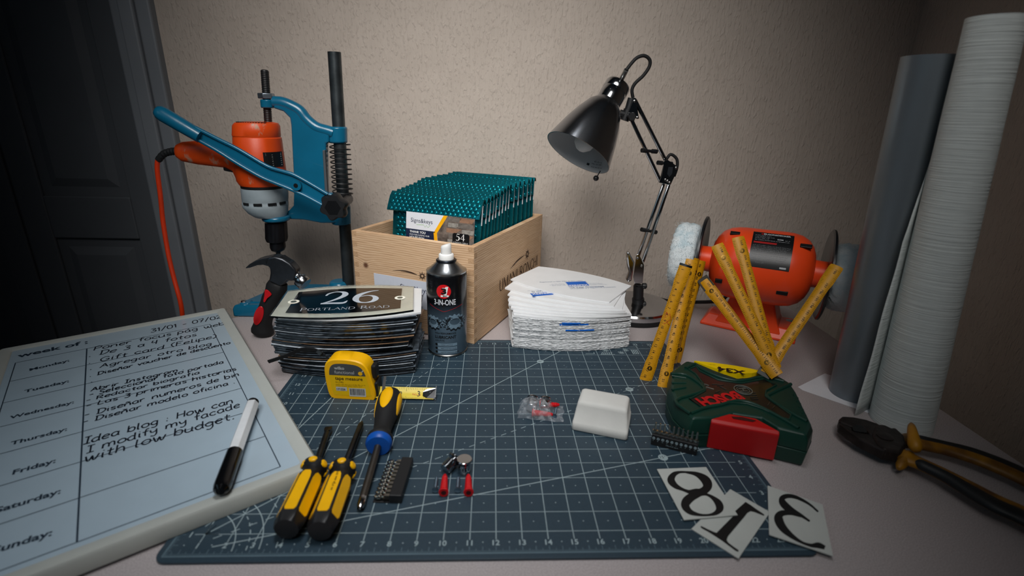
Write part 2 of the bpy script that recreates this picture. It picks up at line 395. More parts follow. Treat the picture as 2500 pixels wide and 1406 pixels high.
# little printed symbols near the back right corner
for sx, sy in ((19.7, 16.7), (20.7, 16.35), (21.1, 16.75)):
    for q in range(4):
        a = q * pi / 4; gl(sx - .22 * cos(a), sy - .22 * sin(a), sx + .22 * cos(a), sy + .22 * sin(a), .0012, 0, .00004)
for q in range(6): gl(19.3 + q * .13, 16.12, 19.4 + q * .13, 16.4, .0012, 0, .00004)
gl(19.2, 16.1, 20.2, 16.1, .0012); gl(18.2, 16.15, 18.8, 16.15, .0012); gl(18.8, 16.15, 18.8, 16.4, .0012)
for q in range(4): gl(21.5 + q * .12, 16.15, 21.5 + q * .12, 16.75, .0016, 0, .00004)
gl(21.4, 16.8, 21.95, 16.8, .0012); gl(21.3, 17.25, 22.1, 17.25, .0007)
g.build('printed_grid', [mat('pale_print', '93a4a8', 0.6, var=.05), m_ink, mat('dim_print', '5f7580', 0.6, var=.05)], mr, smooth=0)
for p in (0,):
    pass
# white chips and scratches worn into the mat
c = MB()
for u, v in ((1303, 878), (1290, 1003), (1366, 880), (1383, 896), (1323, 936), (1340, 930), (1015, 997), (1498, 912), (1240, 922), (1315, 900), (1312, 950), (1445, 892)):
    p = Z(u, v, zt); a = random.random() * pi; l = random.uniform(.0008, .0022)
    c.add([p + V((cos(a), sin(a), 0)) * l, p + V((-sin(a), cos(a), 0)) * .0004, p - V((cos(a), sin(a), 0)) * l, p + V((sin(a), -cos(a), 0)) * .0004], [(0, 1, 2, 3)])
for q in range(90):
    p = gp(random.uniform(1, 23), random.uniform(7, 17)); a = random.random() * pi; l = random.uniform(.0002, .0008)
    c.add([p + V((cos(a), sin(a), 0)) * l, p + V((-sin(a), cos(a), 0)) * .0002, p - V((cos(a), sin(a), 0)) * l, p + V((sin(a), -cos(a), 0)) * .0002], [(0, 1, 2, 3)])
o = c.build('white_chips', mat('pale_print', '93a4a8'), mr, smooth=0); o['kind'] = 'stuff'; o['label'] = 'small white cut marks'

# ================= single-stroke lettering =================
G = {
'a': (6.3, [[5,5,3,6,1,5,0,3,1,.6,3,0,5,2], [5,6,5,1,6,0]]), 'b': (6, [[0,10,0,0], [0,4,2,6,4.5,5.5,5.3,3,4.3,.5,2,0,0,1.5]]),
'c': (5.4, [[5,5,3,6,1,5,0,3,1,1,3,0,5,1]]), 'd': (6.3, [[5,5,3,6,1,5,0,3,1,.5,3,0,5,2], [5.2,10,5,1,6,0]]),
'e': (5.7, [[.3,3,4.6,3.8,4.4,5.5,2.5,6,.5,4.5,0,2.5,1,.5,3,0,5,1]]), 'f': (4.6, [[4.6,9.6,3.2,10,2.2,8,2,4,2,0], [0,6,4.5,6.3]]),
'g': (6.2, [[5,5,3,6,1,5,0,3,1,1,3,.6,5,2.5], [5,6,5,1,4.8,-2,3,-4,.6,-3.2]]), 'h': (6, [[0,10,0,0], [0,3.5,2.5,6,4.5,5,5,0]]),
'i': (2.4, [[1,6,1,1,2,0], [.9,8.2,1.2,8.7]]), 'j': (2.4, [[1,6,1,-3]]), 'k': (5.2, [[0,10,0,0], [4.5,6,0,2.8], [1.2,3.4,5,0]]), 'l': (2.8, [[.5,10,.5,1,2,0]]),
'm': (9.3, [[0,6,0,0], [0,4,2,6,4,5,4.2,0], [4.2,4,6,6,8,5,8.3,0]]), 'n': (6.2, [[0,6,0,0], [0,3.8,2.5,6,4.5,5,5,0]]),
'o': (6.2, [[3,6,1,5,0,3,1,.7,3,0,5,1,5.6,3,5,5,3,6]]), 'p': (6.2, [[0,6,0,-4], [0,4.5,2,6,4.5,5.5,5.3,3,4.3,.5,2,0,0,1.5]]),
'r': (4.8, [[0,6,0,0], [0,3.5,2,5.8,4,5.6]]), 's': (4.9, [[4,5.3,2.3,6,.6,5,1,3.6,3.4,2.6,4,1.2,2.6,0,.2,.6]]),
't': (4.8, [[2,9,2,5,2,1,4,0], [0,6,4.3,6.2]]), 'u': (6.3, [[0,6,.2,1.5,2,0,4,.8,5,3], [5,6,5,1,6,0]]), 'v': (5.4, [[0,6,1.2,3,2.3,0,3.5,3,5,6.3]]),
'w': (8.4, [[0,6,1.5,.5,3,.5,4,5,5,.5,6.5,.5,8,6]]), 'y': (6, [[0,6,1,2.5,3,2,5,4], [5,6,5,1,4.8,-2,3,-4,.6,-3.2]]),
'ñ': (6.2, [[0,6,0,0], [0,3.8,2.5,6,4.5,5,5,0], [.5,7.8,2,8.6,3.4,7.8,4.8,8.6]]), 'á': (6.3, [[5,5,3,6,1,5,0,3,1,.6,3,0,5,2], [5,6,5,1,6,0], [2.5,7.5,4,9.5]]),
'A': (7.5, [[0,0,1.5,4,3.2,10], [3.2,10,5,4,7,0], [1.2,3.6,5.8,3.6]]), 'D': (7.6, [[1,10,1,0], [-.4,9.6,3,10,6.5,8,6.8,4,4,.3,-.4,.2]]),
'F': (6, [[0,10,0,0], [0,10,5.5,10], [0,5.4,4,5.4]]), 'G': (7.6, [[6.5,8.5,4,10,1,8,0,4.5,1.5,.8,4,0,6.6,2], [6.6,2,6.6,4.4,4,4.4]]),
'H': (7, [[0,10,0,0], [6,10,6,0], [0,5,6,5.3]]), 'I': (5, [[0,10,5,10], [2.5,10,2.5,0], [0,0,5,0]]), 'L': (5.5, [[.6,10,0,1,2.6,0,5,.8]]),
'P': (6.4, [[0,10,0,0], [-1,9.5,3,10.3,5.6,8.3,4.6,5.5,0,4.4]]), 'R': (6.6, [[0,10,0,0], [-1,9.5,3,10.3,5.2,8.3,4.3,5.8,0,5], [2,5.1,6,0]]), 'S': (6, [[5.4,9,3,10,.6,8.4,1.3,6.2,4.3,4.3,5,1.8,2.8,0,0,1]]),
'0': (6, [[3,10,.8,8.5,0,5,.8,1.3,3,0,5,1.3,5.6,5,5,8.5,3,10]]), '1': (3, [[0,7.6,1.6,10], [1.6,10,1.6,0]]), '2': (6, [[.3,8,2.3,10,4.8,8.6,3.8,5,0,.4], [0,.4,5.4,.2]]),
'3': (6, [[.4,9.4,3,10,4.8,8.2,2,5.6,4.8,4,4.8,1.5,2.6,0,0,.8]]), '4': (6, [[.6,10,0,4.5,5,4.6], [4,10,4,0]]), '7': (6, [[0,9.6,5.4,9.8,2,0], [1.4,5,4.6,5.2]]),
'/': (5, [[0,-1,4.4,11]]), '-': (4.6, [[0,4,4,4.2]]), '.': (2.4, [[0,.2,.9,.9]]), ':': (2.8, [[.1,.6,.9,1], [.1,4.6,.9,5]]), '(': (3.6, [[3,11,.6,8,.2,4,2.6,-1.5]]), ')': (3.6, [[0,11,2.4,8,2.6,3,.2,-1.5]]), ' ': (4.2, [])}
def hand(mb, s, A, B, up, w, k=1.0, m=0, slant=0.12, jit=0.35):
    tot = sum(G[c][0] + 1 for c in s) - 1; A = V(A); B = V(B); d = B - A; sc = d.length / tot; d.normalize(); up = V(up); up = (up - d * up.dot(d)).normalized()
    x = 0; n = up.cross(d); lift = 0
    for c in s:
        wd, st = G[c]; ox = random.uniform(-jit, jit) * .5; oy = random.uniform(-jit, jit)
        for q in st:
            pts = [(q[i] + random.uniform(-jit, jit) * .4, q[i + 1] + random.uniform(-jit, jit) * .4) for i in range(0, len(q), 2)]
            lift += 1
            def fn(px, py, x=x, ox=ox, oy=oy, lift=lift): return A + d * (x + ox + px + py * slant) * sc + up * (py + oy) * sc * k + V((0, 0, (lift % 7) * 6e-6))
            mb.ribbon(pts, w / sc, fn, m, smooth=4 if len(pts) > 2 else 0)
        x += wd + 1
SG = {'A': (8.6, [('L',0,0,4.3,10,.35), ('L',4.3,10,8.6,0,1), ('L',2,3.6,6.6,3.6,.3)], [0,8.6]), 'C': (8.6, [('C',8,7.6,6.4,9.6,4.2,10,1.4,8.2,.5,5,1.4,1.8,4.2,0,6.6,.5,8.2,2.2)], []),
'D': (9.4, [('L',1,0,1,10,1), ('C',1,10,4.5,10,7.8,8.4,9,5,7.8,1.6,4.5,0,1,0)], [1]), 'E': (7, [('L',1,0,1,10,1), ('L',1,9.8,6.6,9.8,.3), ('L',1,5,5.4,5,.3), ('L',1,.2,7,.2,.3), ('L',6.6,10,6.6,8,.3), ('L',7,0,7,2.2,.3)], [1]),
'H': (9, [('L',1,0,1,10,1), ('L',8,0,8,10,1), ('L',1,5,8,5,.3)], [1,8]), 'I': (2.6, [('L',1.3,0,1.3,10,1)], [1.3]), 'L': (6.6, [('L',1,0,1,10,1), ('L',1,.2,6.4,.2,.3), ('L',6.4,0,6.4,2.4,.3)], [1]),
'M': (11, [('L',1,0,1,10,.4), ('L',1,10,5.4,1,1), ('L',5.4,1,9.8,10,.4), ('L',9.8,0,9.8,10,1)], [1,9.8]), 'N': (9.4, [('L',1,0,1,10,.4), ('L',1,10,8.2,0,1), ('L',8.2,0,8.2,10,.4)], [1]),
'O': (10, [('C',5,10,2,8.6,.6,5,2,1.4,5,0,8,1.4,9.4,5,8,8.6,5,10)], []), 'P': (7, [('L',1,0,1,10,1), ('C',1,10,4.4,10,6.6,7.6,4.4,4.8,1,4.8)], [1]),
'R': (8.4, [('L',1,0,1,10,1), ('C',1,10,4.4,10,6.2,7.7,4.4,5.2,1,5.2), ('L',3.8,5.2,8.2,0,1)], [1]), 'T': (8, [('L',4,0,4,10,1), ('L',0,9.8,8,9.8,.3), ('L',0.1,10,.1,8,.3), ('L',7.9,10,7.9,8,.3)], [4]),
'U': (9, [('C',1.2,10,1.2,4,2.2,.8,4.6,0,7,.8,7.8,4,7.8,10)], []), 'V': (8.6, [('L',0,10,4.3,0,1), ('L',4.3,0,8.6,10,.35)], []), ' ': (4.5, [], [])}
def serif(mb, s, A, B, up, k=1.0, m=0, thick=1.25, thin=.4, small=None):
    """roman capitals; letters whose index is in small are drawn as small caps"""
    wd = [SG[c][0] * (0.8 if small and i in small else 1) + 1.2 for i, c in enumerate(s)]
    A = V(A); B = V(B); d = B - A; sc = d.length / (sum(wd) - 1.2); d.normalize(); up = V(up); up = (up - d * up.dot(d)).normalized(); x = 0
    nn = d.cross(up); q = 0
    for i, c in enumerate(s):
        f = 0.8 if small and i in small else 1
        for st in SG[c][1]:
            q += 1
            def fn(px, py, x=x, f=f, q=q): return A + d * (x + px * f) * sc + up * py * f * sc * k + nn * ((q % 6) * 8e-6)
            if st[0] == 'L':
                w = max(thin, thick * st[5]); mb.ribbon([(st[1], st[2]), (st[3], st[4])], w, fn, m, smooth=0)
            else:
                p = st[1:]; mb.ribbon([(p[j], p[j + 1]) for j in range(0, len(p), 2)], lambda a, t: thin + (thick - thin) * abs(sin(a)) ** 1.4, fn, m, smooth=5)
        for sx in SG[c][2]:
            for yy in (0.15, 9.85):
                if c == 'A' and yy > 5: continue
                q += 1
                def fn(px, py, x=x, f=f, q=q): return A + d * (x + px * f) * sc + up * py * f * sc * k + nn * ((q % 6) * 8e-6)
                mb.ribbon([(sx - 1.1, yy), (sx + 1.1, yy)], .35, fn, m, smooth=0)
        x += wd[i]
DG = {  # big old-style figures: point list with width at each point
'2': [(.6,6.8,.5),(1.2,8.6,.7),(3,9.8,.6),(5,9.2,1.3),(5.6,7.2,1.7),(4.6,4.8,1.3),(2.6,2.4,.8),(.4,.5,.5)], '2b': [(.2,.5,.9),(3,.55,1.1),(5.8,.5,1.1),(6.8,2.2,.2)],
'6': [(6.6,10,.3),(4,9,.9),(1.6,6.4,1.6),(1,3.2,1.7),(2,.8,1),(3.8,.1,.6),(5.6,.9,1.2),(6.3,3,1.6),(5.6,5,1.1),(4,5.8,.5),(2.2,5.2,.5),(1.2,3.8,.4)],
'5': [(5.8,9.6,.8),(2.2,9.6,.8)], '5b': [(2.1,9.6,.3),(1.5,5.6,.3)], '5c': [(1.5,5.7,.4),(3.4,6,.9),(5.2,5,1.5),(5.6,3,1.7),(4.6,1,1.2),(2.6,.1,.6),(.6,.8,.9)],
'4': [(4.6,0,1.4),(4.6,10,1.2)], '4b': [(4.6,10,.4),(.2,3,.4)], '4c': [(.2,2.9,.5),(6.8,2.9,.5)],
'8': [(3.6,5.3,1.2),(1.4,6.4,1.2),(1,8,1.3),(1.8,9.6,.8),(3.4,10.1,.5),(5,9.6,.7),(5.6,8,1),(5,6.6,.8),(3.6,5.3,1.4),(1.2,3.9,1),(.4,2.2,1.4),(1.2,.5,1),(3.2,-.2,.5),(5.4,.4,1),(6.2,2.4,1.7),(5.4,4,1.7),(3.6,5.3,1.5),(1.8,6.6,.9)],
'1': [(3.4,.2,1.7),(3.4,9.8,1.7)], '1b': [(.6,.25,.5),(2.2,.35,.7),(3.4,.7,1.4),(4.6,.35,.7),(6.2,.25,.5)], '1c': [(.8,8.6,.4),(2.2,8.9,.6),(3.6,9.6,1.4)],
'3': [(.6,7.6,.5),(1.6,9.2,.8),(3.4,10,.7),(5.2,9,1.4),(5.2,7.2,1.5),(3.8,5.8,.9),(2,5.2,.4)], '3b': [(2.2,5.3,.4),(4.4,5.2,1),(6,3.6,1.7),(5.6,1.2,1.6),(3.4,-.5,.9),(1.4,-.6,.9),(.2,.2,1.4)]}
def digit(mb, ch, O, X, Yv, h, k=1.0, m=0, lift=V((0, 0, 1))):
    """figure ch standing at O, X across and Yv up, h high"""
    for q, sfx in enumerate(('', 'b', 'c')):
        key = ch + sfx
        if key not in DG: continue
        P = catmull([V(p) for p in DG[key]], 8) if len(DG[key]) > 2 else [V(p) for p in DG[key]]
        n = len(P); L = []; R = []
        for i in range(n):
            t = P[min(i + 1, n - 1)] - P[max(i - 1, 0)]; t.z = 0; t.normalize(); w = P[i].z / 2
            L.append((P[i].x - t.y * w, P[i].y + t.x * w)); R.append((P[i].x + t.y * w, P[i].y - t.x * w))
        f = lambda p, i: V(O) + V(X) * p[0] * h / 10 * k + V(Yv) * p[1] * h / 10 + lift * (1e-5 * (q + 1) + i * 4e-7)
        mb.add([f(p, i) for i, p in enumerate(L)] + [f(p, i) for i, p in enumerate(R)], [(i, n + i, n + i + 1, i + 1) for i in range(n - 1)], m)
# ================= WHITEBOARD PLANNER =================
HB = 0.021
TRc = Z(550, 750, HB); BRc = Z(712, 1160, HB); TLc = Z(-4, 852, HB)
bx = (TRc - TLc).normalized(); by0 = (BRc - TRc); by = (by0 - bx * by0.dot(bx)).normalized()   # along top, and down the right side
WBW = (TRc - TLc).length; WBH = by0.length
wr = thing('whiteboard', 'white framed weekly planner whiteboard with handwritten notes, lower left of the table', 'whiteboard', (TRc.x, TRc.y, 0))
def bp(x, y, z=HB): p = TLc + bx * x + by * y; p.z = z; return p
def rr2(x0, y0, x1, y1, r, z, n=5):
    P = []
    for cx, cy, a in ((x1 - r, y1 - r, 0), (x0 + r, y1 - r, 90), (x0 + r, y0 + r, 180), (x1 - r, y0 + r, 270)):
        for k in range(n + 1):
            t = radians(a + 90 * k / n); P.append(bp(cx + r * cos(t), cy + r * sin(t), z))
    return P
b = MB(); fr = 0.017; r0 = 0.006
b.loft([rr2(0, 0, WBW, WBH, r0, 0.0035), rr2(0, 0, WBW, WBH, r0, HB - .003), rr2(.0025, .0025, WBW - .0025, WBH - .0025, r0 * .8, HB), rr2(fr - .003, fr - .003, WBW - fr + .003, WBH - fr + .003, .004, HB), rr2(fr, fr, WBW - fr, WBH - fr, .004, HB - .002)], caps=False)
b.build('frame', mat('frame_plastic', 'b6bab5', 0.45, var=.02), wr, smooth=40)
b = MB(); b.face(rr2(fr - .001, fr - .001, WBW - fr + .001, WBH - fr + .001, .004, HB - .0021)); b.face(rr2(.001, .001, WBW - .001, WBH - .001, .004, .0036))
b.build('board_panel', mat('gloss_board', 'a9bcc9', 0.28, var=.015, coat=.2), wr, smooth=0)
ZB = HB - .0019
ink = MB()
P2 = lambda u, v: Z(u, v, ZB)
def bc(u, v): d = P2(u, v) - TLc; return d.dot(bx), d.dot(by)
xL, yT = bc(37, 888); xD, _ = bc(212, 849); xR, yT2 = bc(529, 786); _, yB = bc(188, 1325); xR2, yB2 = bc(657, 1148)
xR = (xR + xR2) / 2; yT = (yT + yT2) / 2; yB = (yB + yB2) / 2
def bl(x0, y0, x1, y1, w=.0011, e=0):
    a = bp(x0, y0, ZB + e); c = bp(x1, y1, ZB + e); d = (c - a).normalized(); n = V((-d.y, d.x, 0)) * w / 2
    ink.add([a - n, a + n, c + n, c - n], [(0, 3, 2, 1)])
for q in range(8): bl(xL, yT + (yB - yT) * q / 7, xR, yT + (yB - yT) * q / 7)
for x in (xL, xR): bl(x, yT, x, yB, .0011, 1e-5)
bl(xD, yT, xD, yB, .0016, 1e-5)
def c2(cx, cy): return P2(cx / 2.05, 720 + cy / 2.05)
for s, a, c, w in (('week of :', (85, 315), (440, 242), .9), ('Monday:', (148, 380), (348, 332), 1), ('Tuesday:', (120, 490), (345, 436), 1), ('Wednesday:', (45, 622), (370, 542), 1), ('Thursday:', (50, 753), (335, 678), 1), ('Friday:', (60, 900), (278, 838), 1), ('Saturday:', (-30, 1095), (303, 992), 1), ('Sunday:', (-50, 1300), (258, 1203), 1)):
    A = c2(*a); B = c2(*c); A += V((0, 0, 3e-5)); B += V((0, 0, 3e-5)); ink.text(s, A, B, -by, k=.95, bold=0.028)
ink.build('printed_table', mat('board_print', '20303f', 0.5), wr, smooth=0)
hw = MB()
for s, a, c, k in (('31/01 - 07/02', (755, 188), (1110, 115), 1.0), ('Poner focus pág web', (470, 278), (1125, 148), .9), ('. De 3 a 4 fotos', (445, 310), (985, 205), .9), ('. Gift card (Felipe)', (445, 345), (1085, 213), .85),
        ('. Agregar otro blog', (450, 375), (1060, 250), .85), ('. Diseñar voucher de descuento', (450, 410), (1155, 243), .95), ('.', (458, 437), (466, 434), 1), ('Abrir Instagram .', (455, 482), (925, 375), .9),
        ('- Seleccionar foto portada', (445, 508), (1120, 340), .95), ('- Redactar biografia', (430, 536), (1000, 393), .8), ('- Las 3 primeras historias', (430, 564), (1185, 375), .85), ('- Diseñar numeros de bin', (420, 612), (1200, 403), .9),
        ('- Diseñar modelo oficina .', (415, 646), (1180, 440), .9), ('Idea blog : How can', (415, 748), (1170, 540), 1.0), ('I modify my facade', (430, 793), (1205, 560), .95), ('with low budget.', (420, 838), (1180, 618), .95)):
    A = c2(*a); B = c2(*c); A.z = B.z = ZB + 6e-5; hand(hw, s, A, B, -by, .0017, k * 1.18)
    if s.startswith('31'): hw.build('handwritten_date', mat('marker_ink', '0a1320', 0.45), wr, smooth=0); hw = MB()
hw.build('handwriting', mat('marker_ink', '0a1320', 0.45), wr, smooth=0)
# smudge of rubbed-out ink
# marker pen
mk = [Z(618, 982, HB + .009), Z(573, 1106, HB + .009), Z(538, 1200, HB + .009)]
a, c, e = mk; dr = (e - a).normalized(); c = a + dr * (c - a).length
r = thing('marker_pen', 'white board marker with black cap lying on the planner board', 'marker pen', (c.x, c.y, HB))
R0 = 0.0082
b = MB(); b.lathe(a, dr, [(R0 * .9, .004), (R0, .006), (R0, (c - a).length)], 6); b.build('barrel', mat('marker_white', 'dfe3e6', .35), r, smooth=20, bevel=.0008)
b = MB(); b.lathe(a, dr, [(R0 * .6, -.002), (R0 * .85, 0), (R0 * .88, .005)], 24); b.build('end_plug', m_black, r)
b = MB(); b.lathe(c, dr, [(R0 * 1.02, -.001), (R0 * 1.02, (e - c).length - .008), (R0 * .9, (e - c).length - .003), (R0 * .5, (e - c).length)], 24); b.build('cap', mat('gloss_black', '0b0c0e', .12), r)

# ================= SIGN SHAPED SHEETS (signs and blanks) =================
SW, SH, SB = 0.206, 0.108, 0.017
def sheet_outline(w=SW, h=SH, bow=SB, n=14, inset=0.0, jag=0.0, seed=0):
    rd = random.Random(seed); P = []
    w -= 2 * inset; h -= 2 * inset
    for k in range(n + 1): t = -1 + 2 * k / n; P.append((t * w / 2, -h / 2 - bow * (1 - t * t)))
    if jag:
        for k in range(1, 6): P.append((w / 2, -h / 2 + h * k / 6))
    for k in range(n + 1): t = 1 - 2 * k / n; P.append((t * w / 2, h / 2 + bow * (1 - t * t)))
    if jag:
        for k in range(1, 6): P.append((-w / 2, h / 2 - h * k / 6))
    if jag: P = [(x * (1 + rd.uniform(0, jag) / w * 2) , y * (1 + rd.uniform(0, jag) / h * 2)) for x, y in P]
    return P
def ring(P, z): return [V((x, y, z)) for x, y in P]
ST_C = V((-0.2285, 0.167, 0)); TH = 0.00315
mb_sign = mat('sign_black_acrylic', '0a0c10', .12, coat=.5, var=.1)
m_edge_glint = mat('sign_edge_glint', 'c3ccd6', .3, var=.3, vs=120)  # pale colour paints the bright highlight lines on stacked sign edges
m_edge_brown = mat('sign_edge_brown', '94765c', .4, var=.2, vs=120)
protos = []
def mk_sign(fm, seed):
    r = thing('house_sign', 'x', 'house sign', group='stacked house signs'); 
    b = MB(); P = sheet_outline(); b.loft([ring(P, 0), ring(P, TH - .0007)]); b.build('sign_panel', mb_sign, r, smooth=30)
    b = MB(); P1 = sheet_outline(n=26, jag=.0008, seed=seed); b.loft([ring(P1, TH - .0007), ring(P1, TH - .0003)]); b.build('glint_tone_strip', fm, r, smooth=30)  # thin added strip: silver paints edge highlights, brown is the signs' own tone
    return r
protos = [mk_sign(m_edge_glint, 3), mk_sign(m_edge_brown, 4), mk_sign(mat('sign_edge_dark', '5a646e', .25, var=.5, vs=90), 5)]
NS = 29; rd = random.Random(5)
for i in range(NS):
    z = MT + i * 0.0033
    t = i / NS
    rz = radians(-1.0 + 2.0 * t + rd.uniform(-1.3, 1.3)) + (radians(3.5) if 6 < i < 13 else 0)
    x = ST_C.x + rd.uniform(-.002, .002) - (0.007 if 10 < i < 18 else 0) ; y = ST_C.y + rd.uniform(-.002, .002)
    if i > NS - 4: rz += radians(2.5); x += .003
    pr = protos[0] if (i > 20 and i % 2) or i in (14, 5, 2, 18, 8) else (protos[1] if i in (16, 19, 9) else protos[2])
    M = TR((x, y, z), rz)
    lab = 'black glossy house sign inside the tall stack left of the spray can'
    if pr.get('used'): o = dup(pr, M, lab)
    else: pr.matrix_world = M; pr['label'] = lab; pr['used'] = 1; o = pr
for p_ in S.objects:
    if 'used' in p_.keys(): del p_['used']
# white sheet poking out to the right beneath the top sign
zt0 = MT + NS * 0.0033
r = thing('white_blank_sign', 'white edged blank sign directly under the 26 Portland Road sign', 'sign blank', (ST_C.x + .006, ST_C.y - .002, zt0), (0, 0, radians(7)))
b = MB(); P = sheet_outline(); b.loft([ring(P, 0), ring(P, .0028)]); b.build('sign_panel', mat('white_acrylic', 'dfe3e6', .25, coat=.3, var=.02), r, smooth=30, local=True)
# the top sign
zs = zt0 + .0034
A = Z(668, 771, zs + .003); B = Z(1000, 757, zs + .003); ang = atan2((B - A).y, (B - A).x)
cx = (A + B) / 2 + V((-sin(ang), cos(ang), 0)) * .054
r = thing('portland_road_sign', 'clear edged black house sign reading 26 Portland Road on top of the stack', 'house sign', (cx.x, cx.y, zs), (0, 0, ang))
b = MB(); P = sheet_outline(); b.loft([ring(P, 0.0006), ring(P, .0034)]); b.build('acrylic_face', mat('clear_acrylic', 'f9fcfb', .03, trans=1.0, ior=1.45, var=.01), r, smooth=30, local=True)
b = MB(); P = sheet_outline(inset=.0015); b.loft([ring(P, 0), ring(P, .0005)]); b.build('backing', mat('cream_backing', 'f2f0e2', .5, var=.03), r, smooth=0, local=True)
ins = MB(); P = [(-.083, -.045), (-.04, -.0525), (0, -.0555), (.04, -.0525), (.083, -.045), (.083, .045), (.04, .0525), (0, .0555), (-.04, .0525), (-.083, .045)]
ins.face(ring(P, .00345)); ins.build('black_panel', mat('gloss_black_print', '07090c', .08, coat=.5, var=.05), r, smooth=0, local=True)
lt = MB(); UX = V((1, 0, 0)); UY = V((0, 1, 0))
digit(lt, '2', (-.040, -.016, .0036), UX, UY, .056, 1.05); digit(lt, '6', (.006, -.016, .0036), UX, UY, .056, 1.05)
serif(lt, 'PORTLAND ROAD', (-.064, -.041, .0036), (.066, -.041, .0036), UY, k=.95, small={1, 2, 3, 4, 5, 6, 7, 10, 11, 12}, thick=1.0, thin=.38)
lt.build('lettering', mat('sign_letter', 'b9c3ce', .35), r, smooth=0, local=True)
for sx in (-1, 1):
    b = MB(); b.lathe((sx * .081, 0, .0036), (0, 0, 1), [(.0085, 0), (.0085, .0002)], 24); o = b.build('hole_surround', mat('cream_backing', 'c9cbb4'), r, local=True)
    b = MB(); b.lathe((sx * .081, 0, .0039), (0, 0, 1), [(.0045, 0), (.0045, .0001), (.002, .00015)], 24); b.build('screw_hole', mat('hole_grey', '6f7a72', .2, metal=.5), r, local=True)

# perspex blanks
m_perspex = mat('white_perspex', 'e4e6e8', .38, var=.02, vs=30)
m_pfilm = mat('white_film', 'd5d8da', .5, var=.06, vs=200)
m_blue = mat('blue_print', '0a5fc0', .5, var=.1, vs=200)
def mk_blank(seed, ragged):
    rdd = random.Random(seed)
    r = thing('perspex_blank', 'x', 'perspex blank', group='x')
    b = MB(); P = sheet_outline(n=20); b.loft([ring(P, 0), ring(P, .0027)]); b.build('sheet', m_perspex, r, smooth=30)
    if ragged:
        b = MB(); n = 60; P = sheet_outline(n=n, jag=.0016, seed=seed)
        # protective film whose torn rim curls up and down
        Pi = sheet_outline(n=n, jag=.00001, seed=seed, inset=.004)
        k = len(P); rings = [ring(Pi, .0028), [V((x, y, .0029 + rdd.uniform(-.0012, .0008))) for x, y in P], [V((x * .998, y * .998, .0024 + rdd.uniform(-.0016, 0))) for x, y in P]]
        b.loft(rings, caps=False)
        for q in range(16):
            x, y = P[rdd.randrange(k)]; z = .0025; pts = [V((x, y, z))]; dx, dy = x / abs(x + 1e-6) * .5 if abs(x) > .08 else rdd.uniform(-.6, .6), y / abs(y + 1e-6)
            for s_ in range(4): pts.append(pts[-1] + V((dx * .0012 + rdd.uniform(-.0012, .0012), dy * .0006 + rdd.uniform(-.0006, .0004), rdd.uniform(-.0012, .0009))))
            b.tube(pts, .00022, 4)
        b.build('torn_film', m_pfilm, r, smooth=0)
    return r
pp = [mk_blank(11, True), mk_blank(12, True), mk_blank(13, True)]; ps = mk_blank(20, False); used = set()
NB = 18; PC = V((0.1335, 0.262, 0)); rd = random.Random(9)
def put(pr, M, lab, grp):
    if pr.name in used: o = dup(pr, M, lab)
    else: pr.matrix_world = M; pr['label'] = lab; used.add(pr.name); o = pr
    o['group'] = grp; return o
for i in range(NB):
    ob = put(pp[i % 3], TR((PC.x + rd.uniform(-.0015, .0015), PC.y + rd.uniform(-.0015, .0015), MT + .0008 + i * .00325), radians(2 + rd.uniform(-1.5, 1.5))), 'white acrylic blank with torn film edge low in the pile beside the crate', 'ragged white blanks')
    if i in (16, 15, 12):
        tb2 = MB(); x0_, x1_ = {16: (-.020, .012), 15: (-.026, .024), 12: (-.016, .034)}[i]; rws = []
        for e_, zz_ in ((.0022, .0001), (.0026, .0014), (.0020, .0029)):
            rws.append([V((x0_ + (x1_ - x0_) * k / 12, -(SH / 2 + SB * (1 - ((x0_ + (x1_ - x0_) * k / 12) / (SW / 2)) ** 2)) - e_, zz_)) for k in range(13)])
        tb2.loft(rws, caps=False, closed=False); tb2.build('printed_tab', m_blue, ob, smooth=40, local=True)['label'] = 'blue printed patch on the film edge'
zb = MT + .0008 + NB * .00325
for i, (a, x, y) in enumerate(((1, .134, .262), (-2, .136, .262), (-5, .135, .266), (-9, .134, .270), (-13, .136, .276), (-18, .138, .286))):
    put(ps, TR((x, y, zb + i * .0029), radians(a)), 'smooth white acrylic blank fanned out just under the top of the white pile', 'fanned white blanks')
z1 = zb + 6 * .0029
